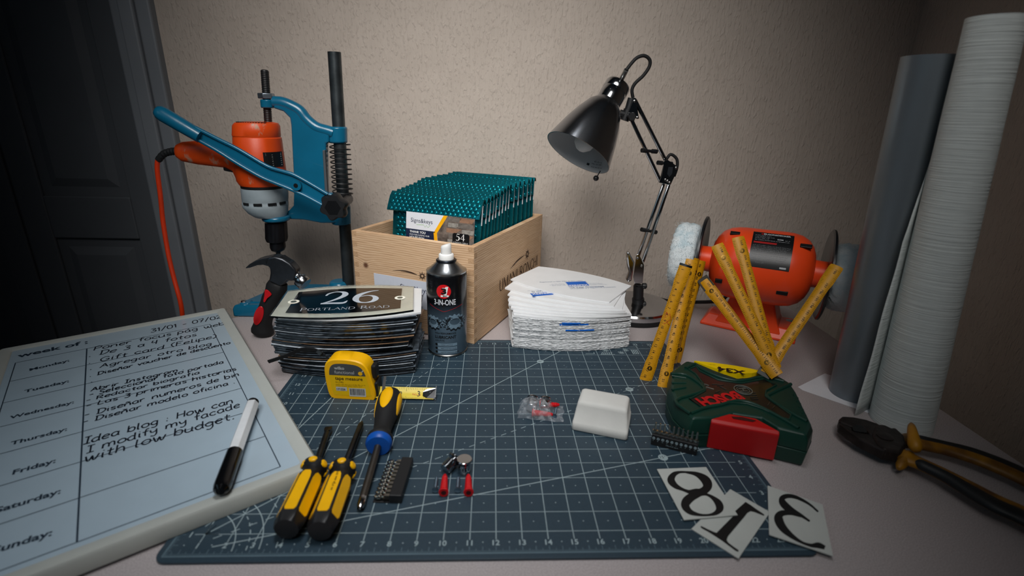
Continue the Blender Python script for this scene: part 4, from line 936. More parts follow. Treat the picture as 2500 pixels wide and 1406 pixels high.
# star knob
kc = Y(812, 507, YL - .012); kr = (Y(848, 507, YL - .012) - kc).length; b = MB(); R_ = []
for f, dy in ((.80, .026), (.96, .022), (1.0, .015), (.98, .005), (.86, 0)):
    R_.append([kc + V((cos(2 * pi * j / 72 + .3), 0, sin(2 * pi * j / 72 + .3))) * kr * f * (.90 + .10 * cos(6 * 2 * pi * j / 72)) + V((0, dy, 0)) for j in range(72)])
b.loft(R_); b.build('star_knob', m_black, st, smooth=50)
b = MB(); b.cyl(kc - V((0, .0006, 0)), kc + V((0, .002, 0)), .014, .014, 6); b.build('knob_cap', mat('knob_face', '0c0d0f', .35), st, smooth=0)
# spindle between carriage and knob
b = MB(); b.cyl(kc + V((0, .02, 0)), V((kc.x, YP_ + .01, kc.z)), .011, .011, 20); b.build('spindle', m_darksteel, st)

# ================= ELECTRIC DRILL =================
YD = YP_ - .018
dr_ = thing('electric_drill', 'worn orange electric drill clamped upright in the teal press stand', 'drill', (-.43, YD, .1))
b = MB(); b.loft([hr(590, 665, 297.5, YD), hr(577, 676, 300, YD), hr(572, 680, 307, YD), hr(571.5, 682, 331, YD), hr(572.5, 681.5, 332, YD), hr(573, 681.5, 334, YD), hr(573, 684, 336, YD), hr(576, 694, 410, YD), hr(583, 698, 440, YD), hr(590, 698, 450, YD)])
def scuffed():
    m = mat('drill_orange', 'd9480e', .42, var=.05, vs=20, bump=.08, bs=400); nt = m.node_tree; N = nt.nodes; L = nt.links; bs_ = N['Principled BSDF']
    tc = N.new('ShaderNodeTexCoord'); mp = N.new('ShaderNodeMapping'); mp.inputs['Scale'].default_value = (1, 1, .5); L.new(tc.outputs['Object'], mp.inputs[0])
    n = N.new('ShaderNodeTexNoise'); n.inputs['Scale'].default_value = 26; n.inputs['Detail'].default_value = 8; n.inputs['Roughness'].default_value = .7; L.new(mp.outputs[0], n.inputs['Vector'])
    r_ = N.new('ShaderNodeMapRange'); r_.inputs[1].default_value = .60; r_.inputs[2].default_value = .66; L.new(n.outputs['Fac'], r_.inputs[0])
    mx = N.new('ShaderNodeMix'); mx.data_type = 'RGBA'; src = bs_.inputs['Base Color'].links[0].from_socket
    L.new(r_.outputs[0], mx.inputs[0]); L.new(src, mx.inputs[6]); mx.inputs[7].default_value = hexc('b58a72'); L.new(mx.outputs[2], bs_.inputs['Base Color']); return m
m_do = scuffed()
mh = b.build('motor_housing', m_do, dr_, smooth=40)
# cooling slots
b = MB()
for k in range(12):
    zt_ = Y(628, 297.5, YD).z; c = V((Y(594 + k * 6, 298, YD).x, YD - .022 - .004 * sin(pi * k / 11), zt_)); b.box(c - V((.0010, .004, .001)), c + V((.0006, .005, .0003)))
b.build('cooling_slot', m_ink, mh, smooth=0)
# housing seam + label
ce = (Y(575, 396, YD) + Y(692, 396, YD)) / 2; rr_ = (Y(692, 396, YD) - Y(575, 396, YD)).length / 2 + .0010
b = MB(); a0, a1 = radians(-57), radians(-6); m_ = 12; z0 = Y(680, 372, YD - .03).z; z1 = Y(680, 408, YD - .03).z
q = [[V((ce.x + (rr_ + .0006 - .00) * cos(a0 + (a1 - a0) * j / m_) , ce.y + (rr_ + .0006) * sin(a0 + (a1 - a0) * j / m_), z)) for j in range(m_ + 1)] for z in (z1, z0)]
b.loft(q, caps=False, closed=False)
def lf(x, z): a = a0 + x; return V((ce.x + (rr_ + .0011) * cos(a), ce.y + (rr_ + .0011) * sin(a), z))
for k in range(6):
    zz_ = z1 + (z0 - z1) * (k + .7) / 7; b.ribbon([(.32, zz_), (.8, zz_)], .0010 if k % 2 else .0018, lf, 1, smooth=0)
b.ribbon([(.08, z0 - .004), (.8, z0 - .004)], .005, lf, 2, smooth=0)
b.build('rating_label', [m_ink, mat('label_grey', '80807c', .5), mat('label_grey2', '4c4e50', .5)], mh, smooth=0)
# handle: elliptical sections along its length
def esec(p_top, p_bot, y, th, n=24, tdir=None):
    a = Y(*p_top, y); c = Y(*p_bot, y); o = (a + c) / 2; h = (a - c) / 2
    return [o + h * (abs(cos(2 * pi * j / n)) ** .8 * (1 if cos(2 * pi * j / n) > 0 else -1)) + V((0, th / 2 * (abs(sin(2 * pi * j / n)) ** .8) * (1 if sin(2 * pi * j / n) > 0 else -1), 0)) for j in range(n)]
b = MB(); b.loft([esec((434, 360), (435, 376), YD, .022), esec((436, 351), (439, 386), YD, .03), esec((447, 346), (450, 394), YD, .034), esec((486, 343), (490, 402), YD, .036), esec((530, 347), (532, 407), YD, .036), esec((560, 350), (556, 410), YD, .038), esec((585, 352), (577, 420), YD, .05), esec((612, 352), (590, 449), YD, .06)])
hd = b.build('handle', m_do, dr_, smooth=50)
b = MB(); b.prism([Y(u, v, YD - .009) for u, v in ((543, 404), (580, 408), (571, 422), (545, 417))], (0, .018, 0)); b.build('trigger', m_black, hd, smooth=0, bevel=.002)
b = MB(); b.loft([hr(591, 697, 448, YD), hr(593, 698, 459, YD)]); b.build('black_ring', m_black, dr_)
b = MB(); b.loft([hr(592, 700, 457, YD), hr(595, 701, 486, YD), hr(595.5, 700.5, 487, YD), hr(596, 700.5, 493, YD), hr(595.5, 701, 494, YD), hr(597, 701, 503, YD), hr(610, 700, 518, YD), hr(624, 698, 527, YD), hr(640, 690, 529, YD)])
b.build('gearbox', mat('grey_gearbox', '98a4aa', .5, var=.12, vs=25, bump=.08, bs=300), dr_, smooth=40)
b = MB(); cg = (Y(596, 490, YD) + Y(701, 490, YD)) / 2; rg_ = (Y(701, 490, YD) - Y(596, 490, YD)).length / 2 + .0004
for a in (-130, -95, -60, -30):
    for k in range(6):
        a_ = radians(a + k * 3.4); c = cg + V((cos(a_) * rg_, sin(a_) * rg_, -.001)); b.box(c - V((.0012, .0012, .0022)), c + V((.0012, .0012, .0022)))
b.build('vent_slot', m_ink, dr_, smooth=0)
b = MB(); R_ = []
for uL, uR, v in ((664, 690, 528), (664, 690, 541), (648, 699, 542), (648, 700, 545), (649, 702, 580), (652, 700, 588)):
    R_.append(hr(uL, uR, v, YD, 48))
for rgi in (3, 4): 
    c = sum(R_[rgi], V((0, 0, 0))) / 48; R_[rgi] = [c + (p - c) * (1 - .05 * (j % 4 // 2)) for j, p in enumerate(R_[rgi])]
b.loft(R_); ck = b.build('chuck', mat('black_oxide', '26262a', .38, .7, var=.1), dr_, smooth=30)
b = MB(); b.loft([hr(659, 695, 587, YD), hr(660, 697, 603, YD), hr(663, 694, 610, YD), hr(672, 686, 615, YD)]); b.build('chuck_nose', mat('black_oxide', '26262a'), ck)
b = MB(); b.loft([hr(673, 685, 613, YD), hr(675, 685, 621, YD)]); a_ = Y(680, 620, YD); b.cyl(a_, a_ - V((0, 0, .02)), .0018, .0012, 10); b.build('drill_bit', m_darksteel, ck)
b = MB(); pts = catmull([Y(436, 369, YD), Y(418, 370, YD), Y(400, 376, YD), Y(386, 391, YD)], 5); b.tube(pts, [.0072 - .0006 * (i % 2) - .0012 * i / len(pts) for i in range(len(pts))], 14); b.build('cable_guard', m_rubber, dr_, smooth=20)
b = MB(); b.tube(catmull([Y(387, 387, YD), Y(384, 400, YD), Y(385, 425, YD), Y(392, 480, YD), Y(398, 540, YD), Y(411, 620, YD - .01), Y(425, 680, YD - .02), Y(440, 735, YD - .03), Y(446, 775, YD - .03), Y(452, 840, YD - .02)], 6), .0042, 10); b.build('power_cord', mat('orange_cord', 'd8380c', .45), dr_, smooth=50)

# ================= CLAW HAMMER =================
YH = .252
hm = thing('claw_hammer', 'stubby claw hammer with black and red grip standing against the sign stack', 'hammer', (-.41, YH, 0))
def HC_(x, y): return Y(600 + x / 5.858, 600 + y / 5.858, YH)
def hsec(l, r_, th, n=24): 
    a = HC_(*l); c = HC_(*r_); o = (a + c) / 2; h = (c - a) / 2
    return [o + h * cos(2 * pi * j / n) + V((0, th / 2 * sin(2 * pi * j / n), 0)) for j in range(n)]
b = MB(); b.loft([hsec((150, 1265), (350, 1290), .022), hsec((85, 1200), (398, 1255), .034), hsec((84, 1165), (385, 1200), .034), hsec((115, 1100), (368, 1140), .031), hsec((150, 1000), (378, 1075), .030), hsec((172, 900), (430, 960), .031), hsec((215, 790), (485, 830), .030), hsec((240, 700), (540, 725), .028), hsec((282, 620), (588, 645), .028), hsec((300, 530), (592, 560), .027), hsec((340, 480), (560, 560), .024)])
b.build('handle', m_rubber, hm, smooth=60)
def inlay(pts, nm='grip_inlay'):
    b = MB(); P = [HC_(*p) - V((0, .0158, 0)) for p in pts]; c = sum(P, V((0, 0, 0))) / len(P); b.loft([P, [c + (p - c) * .94 - V((0, .0012, 0)) for p in P]]); o = b.build(nm, m_red, hm, smooth=50); o['label'] = 'red rubber grip inlay'
inlay([(265 - 25 * 0 + 62 * cos(t) * 1.0 - 40 * sin(t) - 25, 950 + 132 * sin(t) + 20 * cos(t)) for t in [2 * pi * k / 28 for k in range(28)]])
inlay(catmull([V((330, 590, 0)), V((370, 590, 0)), V((420, 640, 0)), V((415, 665, 0)), V((365, 705, 0)), V((330, 760, 0)), V((308, 745, 0)), V((325, 660, 0))], 4, True) and [(p.x, p.y) for p in catmull([V((330, 590, 0)), V((370, 590, 0)), V((420, 640, 0)), V((415, 665, 0)), V((365, 705, 0)), V((330, 760, 0)), V((308, 745, 0)), V((325, 660, 0))], 4, True)])
HM = mat('forged_steel', '4a4c50', .33, .9, var=.15, vs=60)
hp = [(375,480),(370,450),(385,370),(380,300),(345,265),(310,240),(330,170),(370,140),(450,130),(560,165),(660,225),(730,300),(760,340),(735,470),(680,480),(630,470),(590,520),(520,560)]
b = MB(); b.prism([HC_(*p) - V((0, .011, 0)) for p in hp], (0, .022, 0)); hb = b.build('head', HM, hm, smooth=30, bevel=.003, segs=3)
b = MB()
for dy in (-.0105, .0015):
    b.prism([HC_(*p) + V((0, dy, 0)) for p in ((345, 265), (280, 248), (200, 255), (100, 290), (35, 300), (40, 285), (90, 240), (180, 190), (250, 165), (330, 150), (400, 135), (420, 260))], (0, .009, 0))
b.build('claw', HM, hm, smooth=30, bevel=.0025, segs=3)
b = MB(); b.prism([HC_(500, 190) + V((0, -.006, .0052)), HC_(545, 175) + V((0, -.006, .0042)), HC_(680, 265) + V((0, -.006, .0032)), HC_(640, 290) + V((0, -.006, .006))], (0, .012, 0)); b.build('eye', m_ink, hm, smooth=0)
pa = HC_(690, 400); pb = HC_(872, 528); ax = ((pb - pa).normalized() + V((0, -.28, 0))).normalized(); Lp = (pb - pa).length
b = MB(); b.lathe(pa, ax, [(.0105, -.006), (.0085, .004), (.0080, Lp * .42), (.0092, Lp * .50), (.0122, Lp * .54), (.0128, Lp * .60), (.0128, Lp * 1.02), (.0118, Lp * 1.07)], 32)
b.build('striking_face', mat('polished_steel', '9b9c9e', .2, 1.0, var=.08), hm, smooth=40)

# ================= DESK LAMP =================
YL_ = .375
lp = thing('desk_lamp', 'chrome desk lamp with adjustable arm and bell shaped shade', 'lamp', (.295, YL_, 0))
b = MB(); lc = V((.292, .378, 0)); b.lathe(lc, (0, 0, 1), [(.079, .0004), (.0795, .002), (.079, .010)], 72); b.build('base_ring', m_rubber, lp)
b = MB(); b.lathe(lc, (0, 0, 1), [(.0785, .010), (.079, .012), (.079, .019), (.0765, .0225), (.072, .0235), (.02, .0238)], 72); b.build('weighted_base', m_chrome, lp)
def LP(u, v, d=0): return Y(u, v, YL_ + d)
b = MB(); b.cyl(LP(1557, 762), LP(1558, 740), .010, .0108); b.cyl(LP(1558, 740), LP(1558, 728), .0125, .0125, 24); b.cyl(LP(1558, 728), LP(1559, 697), .0105, .0105, 24); b.cyl(LP(1559, 697), LP(1560, 694), .009, .009, 24); b.build('swivel_socket', m_black, lp)
for u, v in ((1576, 698), (1574, 742)):
    b = MB(); c = LP(u, v, -.004); b.lathe(c - V((.0075, 0, 0)), (1, 0, 0), [(.003, -.005), (.003, 0), (.0055, .001), (.0062, .003), (.0062, .008), (.0045, .0095)], 16); b.build('clamp_knob', m_black, lp)
b = MB()
for d in (-.009, .007): b.prism([LP(u, v, d) for u, v in ((1551, 640), (1554, 622), (1560, 620), (1573, 648), (1569, 692), (1549, 692), (1546, 676))], (0, .002, 0))
b.build('lower_bracket', m_chrome, lp, smooth=20, bevel=.0004)
b = MB(); b.prism([LP(u, v, -.014) for u, v in ((1530, 620), (1534, 614), (1538, 618), (1546, 634), (1550, 641), (1543, 686), (1534, 690), (1529, 683), (1536, 665), (1532, 648))], (0, .012, 0)); b.build('balance_wing', m_chrome, lp, smooth=20, bevel=.003, segs=3)
def arm(nm, a, c, d, w=.0065, m=None):
    b = MB(); b.bar([LP(*a, d), LP(*c, d)], w, .006, (0, 1, 0)); b.build(nm, m or m_chrome, lp, smooth=40, bevel=.0022)
arm('lower_arm_bar', (1557, 628), (1620, 448), .003, .0068); arm('lower_arm_bar', (1569, 640), (1633, 450), -.006, .0068)
arm('upper_arm_bar', (1549, 242), (1628, 398), -.002, .0068); arm('upper_arm_bar', (1540, 289), (1613, 444), -.002, .0068)
for a, c in (((1566, 560), (1602, 567)), ((1567, 367), (1603, 370)), ((1606, 397), (1640, 400))):
    b = MB(); pa = LP(*a, -.010); pb = LP(*c, .006); b.cyl(pa, pb, .0028, .0028, 14); b.cyl(pa, pa + (pb - pa) * .3, .0042, .0042, 14); b.cyl(pb - (pb - pa) * .3, pb, .0042, .0042, 14); b.build('arm_spacer', m_black, lp)
for nm, P, d in (('elbow_plate', ((1622, 392), (1630, 390), (1655, 407), (1654, 416), (1637, 452), (1609, 446), (1611, 440), (1616, 428)), -.009), ('elbow_plate', ((1622, 392), (1630, 390), (1655, 407), (1654, 416), (1637, 452), (1609, 446)), .006), ('head_plate', ((1548, 238), (1553, 240), (1560, 290), (1530, 286)), -.009), ('head_plate', ((1548, 238), (1553, 240), (1560, 290), (1530, 286)), .004)):
    b = MB(); b.prism([LP(u, v, d) for u, v in P], (0, .0016, 0)); b.build(nm, m_chrome, lp, smooth=0, bevel=.0004)
b = MB(); b.prism([LP(u, v, -.0095) for u, v in ((1632, 408), (1643, 408), (1641, 424), (1634, 432), (1629, 424))], (0, .0012, 0)); b.build('elbow_window', mat('elbow_hole', '3c4046', .3, .6), lp, smooth=0)
b = MB()
for u, v in ((1549.5, 247), (1556, 287), (1625, 439), (1630, 442), (1635, 446), (1651, 410), (1557, 630), (1567, 649)): b.lathe(LP(u, v, -.0095), (0, -1, 0), [(.0026, -.001), (.0026, .0008), (.0012, .0016)], 14)
b.build('rivets', m_steel, lp)
b = MB(); c = LP(1542, 285, -.012); R_ = []
for dy, f in ((.008, .85), (.006, 1), (-.003, 1), (-.005, .8)): R_.append([c + V((cos(2 * pi * j / 36), 0, sin(2 * pi * j / 36))) * .0085 * f * (.9 + .1 * cos(6 * 2 * pi * j / 36)) + V((0, dy, 0)) for j in range(36)])
b.loft(R_); b.cyl(LP(1542, 240, -.002), LP(1534, 268, -.002), .0068, .0068); b.cyl(LP(1534, 268), LP(1524, 294), .0085, .008); b.cyl(LP(1542, 285), LP(1513, 276), .0075, .0065); b.build('head_joint', m_black, lp)
# shade
s0 = LP(1485, 249); imx = (Y(1413.6 - 8, 369 + 14, YL_) - Y(1513, 201 - 0, YL_)).normalized()
ppx = 1 / FP * (s0 - CP).dot(RF)           # metres per pixel at the shade
tow = (CP - s0).normalized(); tow = (tow - imx * tow.dot(imx)).normalized()
tilt = radians(19); AX = (imx * cos(tilt) + tow * sin(tilt)).normalized()
prof = [(31, -2), (32, 2), (37, 8), (46, 18), (52, 31), (60, 48), (66, 64), (73, 85), (82, 117), (88, 140)]
sp_ = [(r_ * ppx * .97, h * ppx / cos(tilt)) for r_, h in prof]
b = MB(); b.lathe(s0, AX, sp_ + [(r_ - .0012, h - .0) for r_, h in sp_[-1:]] , 72, caps=False); shd = b.build('lamp_shade', mat('shade_gunmetal', 'a2a5aa', .2, 1.0, var=.03), lp, smooth=60)
b = MB(); b.lathe(s0, AX, [(r_ - .0014, h) for r_, h in sp_], 72, caps=False); lin_ = b.build('shade_lining', mat('white_lining', 'b9bdc0', .6, var=.02), shd, smooth=60)
# printing inside the shade
Rm, Hm = sp_[-1]; xx, yy, _ = frame(AX)
down = (V((0, 0, -1)) - AX * V((0, 0, -1)).dot(AX)).normalized(); side = AX.cross(down)
q = MB()
def inn(x, h): 
    a = x / Rm; r_ = sp_[-1][0] - (Hm - h) * (sp_[-1][0] - sp_[-3][0]) / (sp_[-1][1] - sp_[-3][1]) - .0018
    return s0 + AX * h + (down * cos(a) + side * sin(a)) * r_
for t, x0, x1, h in (('MAX 11W MAX E14', -.018, .012, Hm - .008), ('ONLY FOR USE WITH LED', -.02, .010, Hm - .0135), ('WARNING HOT SURFACE', -.016, .006, Hm - .018)):
    q.marks((x0, 0, 0), (x1, 0, 0), (0, 1, 0), .0034, 0, fn=lambda px, py, x0=x0, h=h: inn(x0 + px, h - py))
q.add([inn(-.030, Hm - .009), inn(-.024, Hm - .009), inn(-.024, Hm - .013), inn(-.030, Hm - .013)], [(0, 1, 2, 3)])
q.build('printed_text', m_ink, lin_, smooth=0)
b = MB(); b.lathe(s0 + AX * .02, AX, [(.012, 0), (.014, .02), (.019, .05), (.020, .062), (.017, .074), (.009, .082), (.002, .085)], 32); b.build('bulb', mat('frosted_bulb', 'd9dcde', .35, var=.01), shd, smooth=60)
tA = s0 - AX * (.0); sockL = 51 * ppx / cos(tilt)
b = MB(); b.lathe(s0, -AX, [(31 * ppx, -.002), (31.5 * ppx, sockL * .2), (31.5 * ppx, sockL * .55), (31 * ppx, sockL * .56), (31.5 * ppx, sockL * .58), (31.5 * ppx, sockL * .86), (29 * ppx, sockL * .95), (24 * ppx, sockL * 1.0), (6 * ppx, sockL * 1.04)], 64); b.build('lamp_socket', m_chrome, lp, smooth=45)
e0 = s0 - AX * sockL * 1.0; e1_ = LP(1529, 171, -.02)
b = MB(); b.cyl(e0, e1_, .0048, .0042, 20); b.build('cable_sleeve', m_steel, lp)
b = MB(); b.tube(catmull([e1_] + [LP(u, v, -.018 + .002 * i) for i, (u, v) in enumerate(((1542, 154), (1556, 140.5), (1573, 136), (1586, 146), (1585, 163), (1570, 185), (1551, 203), (1543, 220), (1546, 243)))], 6), .0030, 12); b.build('power_cable', m_rubber, lp, smooth=60); b = MB(); b.tube(catmull([LP(1625, 392, .0), LP(1637, 377, .0), (LP(1652, 388, .0)), LP(1653, 408, .0), LP(1646, 430, .004)], 6), .0028, 10); b.build('power_cable', m_rubber, lp, smooth=60)
sw0 = LP(1466, 417, -.03); sw1 = LP(1455, 435, -.03); b = MB(); b.cyl(sw0, sw1, .0011, .0011, 10); b.sphere(sw1, .0052, 20); b.build('switch_ball', m_black, lp, smooth=60)

# ================= BENCH POLISHER =================
GA = V((.3893, .3198, .140)); GB = V((.5806, .2137, .140))
# lift the left end so both discs match
gd = (GB - GA).normalized(); gl_ = (GB - GA).length
gn = V((0, 0, 1)); gs = gd.cross(gn).normalized()     # gs points toward the camera side
if gs.dot(CP - GA) < 0: gs = -gs
gm = (GA + GB) / 2 + V((-.002, 0, 0))
pl = thing('bench_polisher', 'orange double ended bench polisher with fluffy white buffing wheels', 'polisher', (gm.x, gm.y, 0))
RM = .0665
b = MB(); hl = .0835
b.lathe(gm, gd, [(.024, -hl - .0005), (.034, -hl + .001), (.046, -hl + .006), (.056, -hl + .014), (.063, -hl + .026), (RM - .0008, -hl + .039), (RM, -hl + .05), (RM, hl - .05), (RM - .0008, hl - .039), (.063, hl - .026), (.056, hl - .014), (.046, hl - .006), (.034, hl - .001), (.024, hl + .0005)], 72); mo = b.build('motor_body', m_orange, pl, smooth=60)
for s_ in (-1, 1):
    b = MB(); b.lathe(gm + gd * s_ * (hl - .006), gd * s_, [(.0245, 0), (.0235, .02), (.0235, gl_ / 2 - hl + .002)], 40); b.build('spindle_housing', m_orange, pl)
    b = MB(); e = gm + gd * s_ * (gl_ / 2 - .006); b.lathe(e, gd * s_, [(.02, 0), (.03, -.002), (.076, -.004), (.079, -.002), (.079, .001), (.074, .003), (.03, .003), (.018, .006)], 64); b.build('guard_disc', mat('guard_black', '14171b', .35, coat=.2), pl)
    b = MB(); rdd = random.Random(4 + s_); R_ = []; n = 84; x_, y_, _ = frame(gd * s_)
    WR = .062 if s_ < 0 else .058
    base = e + gd * s_ * .006
    for k, (f, h) in enumerate(((.3, 0), (.88, .001), (.97, .005), (1.0, .012), (1.01, .018), (.99, .022), (1.01, .027), (1.0, .034), (.95, .041), (.84, .045), (.5, .046), (.28, .043))):
        R_.append([base + gd * s_ * (h + rdd.uniform(-.001, .001)) + (x_ * cos(2 * pi * j / n) + y_ * sin(2 * pi * j / n)) * (WR * f + (rdd.uniform(-.0022, .0014) if f > .7 else 0)) for j in range(n)])
    b.loft(R_); wl = b.build('buffing_wheel', mat('cotton_fleece', 'dfe7ea', .95, hx2='b9cfd8', vs=55, bump=.9, bs=600, lo=.45, hi=.75), pl, smooth=80)
    # fluffy cotton fibres standing off the wheel
    b = MB(); nf = 2600 if s_ < 0 else 1500
    for k in range(nf):
        a = rdd.uniform(0, 2 * pi); h = rdd.uniform(.002, .044); rad = (x_ * cos(a) + y_ * sin(a)); p = base + gd * s_ * h + rad * WR * .985
        t = (rad + V((rdd.uniform(-1, 1), rdd.uniform(-1, 1), rdd.uniform(-1, 1))) * (.8 if s_ < 0 else .9)).normalized(); l = rdd.uniform(.0025, .0065) if s_ < 0 else rdd.uniform(.001, .003)
        w_ = t.cross(gd).normalized() * .00028; q_ = p + t * l * .6 + V((rdd.uniform(-1, 1), rdd.uniform(-1, 1), rdd.uniform(-1, 1))) * .0009
        b.add([p - w_, p + w_, q_ + w_ * .8, q_ - w_ * .8, p + t * l + V((0, 0, rdd.uniform(-.001, .0008)))], [(0, 1, 2, 3), (3, 2, 4)])
    fo = b.build('cotton_fibres', mat('cotton_fleece', 'dfe7ea'), wl, smooth=0); fo['kind'] = 'stuff'
    b = MB(); b.lathe(e + gd * s_ * .046, gd * s_, [(.012, 0), (.012, .003), (.008, .004), (.008, .012)], 6); b.build('spindle_nut', m_steel, pl)
# rating label wrapped over the casing
q = MB(); A0, A1 = radians(12), radians(76)
def pf(x, t, e=.0004): a = A1 + (A0 - A1) * t; return gm + gd * x + (gs * cos(a) + gn * sin(a)) * (RM + e)
def prect(x0, x1, t0, t1, m, e):
    n = 12; q.add([pf(x0 + (x1 - x0) * i, t0 + (t1 - t0) * k / n, e) for k in range(n + 1) for i in (0, 1)], [(2 * k, 2 * k + 2, 2 * k + 3, 2 * k + 1) for k in range(n)], m)
prect(-.021, .043, 0, 1, 0, .0005)
def pmarks(x0, x1, t0, m): q.marks((x0, 0, 0), (x1, 0, 0), (0, 1, 0), .0021, m, fn=lambda px, py: pf(x0 + px, t0 - py / ((A1 - A0) * RM), .0009))
def ptext(t, x0, x1, t0, m, bold=0, k=1.0):
    vs, fs = text_geo(t, bold); mx = max(p[0] for p in vs); mn = min(p[0] for p in vs); s_ = (x1 - x0) / (mx - mn); arc = (A1 - A0) * RM
    q.add([pf(x0 + (px - mn) * s_, t0 - py * s_ * k / arc, .0009) for px, py in vs], fs, m)
ptext('BLACK&DECKER', -.004, .038, .105, 1, .05, 1.0); pmarks(-.017, .008, .16, 1); pmarks(-.017, .014, .215, 1); pmarks(-.017, .006, .265, 1); ptext('KOM', .018, .027, .26, 1, .04); pmarks(.030, .038, .27, 1); pmarks(-.017, .038, .32, 1)
prect(-.018, .018, .36, .41, 2, .0008); prect(-.008, -.004, .06, .11, 2, .0008)
rdd = random.Random(2)
for k in range(9): pmarks(-.018, .034 + .006 * rdd.random(), .48 + k * .042 + (.02 if k > 4 else 0), 3)
pmarks(-.010, .004, .90, 3); prect(.028, .038, .93, .97, 1, .0008)
q.build('rating_label', [mat('label_black', '121417', .35), mat('label_white', 'b8bcc0', .5), mat('label_red', 'a31414', .5), mat('label_faint', '7a7e82', .5)], mo, smooth=60)
for x, t, w in ((-.05, .15, .016), (.062, .30, .018), (-.062, 1.5, .012), (.04, 1.55, .018)):
    b = MB(); c = pf(x, t, 0); n_ = (c - (gm + gd * x)).normalized(); b.add([], []); 
    up_ = gd.cross(n_).normalized(); b.box((-w / 2, -.004, -.004), (w / 2, .004, .0006 if abs(x) < .055 else -.0004), M=Matrix.Translation(c) @ Matrix((gd, up_, n_)).transposed().to_4x4()); b.build('casing_slot', m_ink, mo, smooth=0, bevel=.001)
# pedestal and foot
fa = Z(1708, 790); fb = Z(1940, 842); fd = (fb - fa).normalized(); fw = (fb - fa).length; fs_ = V((-fd.y, fd.x, 0))
def FPt(x, y, z): p = fa + fd * x + fs_ * y; return V((p.x, p.y, z))
b = MB(); dp = .085
b.loft([[FPt(0, 0, .0003), FPt(fw, 0, .0003), FPt(fw, dp, .0003), FPt(0, dp, .0003)], [FPt(0, 0, .005), FPt(fw, 0, .005), FPt(fw, dp, .005), FPt(0, dp, .005)], [FPt(.012, .010, .024), FPt(fw - .012, .010, .024), FPt(fw - .012, dp - .01, .024), FPt(.012, dp - .01, .024)]])
b.build('foot_plate', m_orange, pl, smooth=0, bevel=.002)
b = MB(); c = FPt(fw / 2, dp / 2, 0)
def ped(hx, hy, z): return [c + fd * sx * hx + fs_ * sy * hy + V((0, 0, z)) for sx, sy in ((-1, -1), (1, -1), (1, 1), (-1, 1))]
b.loft([ped(.060, .040, .010), ped(.050, .036, .03), ped(.034, .030, .082), ped(.034, .030, .10)]); b.build('pedestal', m_orange, pl, smooth=0, bevel=.003)
for x, y in ((.018, .062), (fw - .016, .06)):
    b = MB(); b.lathe(FPt(x, y, .0205), (0, 0, 1), [(.009, 0), (.009, .003), (.006, .004)], 16); b.build('foot_bolt', mat('zinc', '8d97a2'), pl)
b = MB(); b.tube(catmull([FPt(.03, .085, .04), V((.46, .36, .035)), V((.40, .425, .008)), V((.372, .452, .0045)), V((.340, .462, .0045)), V((.315, .4705, .0045))], 8), .0038, 10); b.build('power_cable', m_rubber, pl, smooth=60)
# ================= FOLDING RULER =================
fr_ = thing('folding_ruler', 'yellow folding wooden ruler standing in zigzags on the mat and green case', 'folding ruler', (.25, .10, MT))
m_ry = mat('ruler_yellow', 'c68c08', .45, var=.06, vs=120, bump=.1, bs=600)
RW = .0185
CT = .0445  # case top height
foot = Z(1893, 912, CT + .011)
pts_ = dict(A=(Z(1577, 924, MT + .002), Y(1673, 652, .128)), B=(Z(1620, 940, MT + .002), Y(1688, 640, .150)), C=(Y(1647, 880, .120), Y(1700, 637, .158)), D=(Y(1652, 878, .128), Y(1711, 642, .166)),
    E=(foot, Y(1722, 690, .150)), F=(Y(1890, 895, foot.y + .012), Y(1753, 603, .128)), G=(Y(1884, 880, foot.y + .020), Y(1803, 585, .132)), H=(Y(1871, 905, foot.y + .012), Y(2040, 655, .095)))
nums = dict(A=(1, 18, 0), B=(36, 51, 0), C=(69, 84, 0), D=(86, 101, 1), E=(102, 118, 0), F=(134, 119, 0), G=(168, 153, 0), H=(199, 185, 0))
m_rt = mat('ruler_print', '2a1c04', .6); m_rr = mat('ruler_red', 'b3200c', .5)
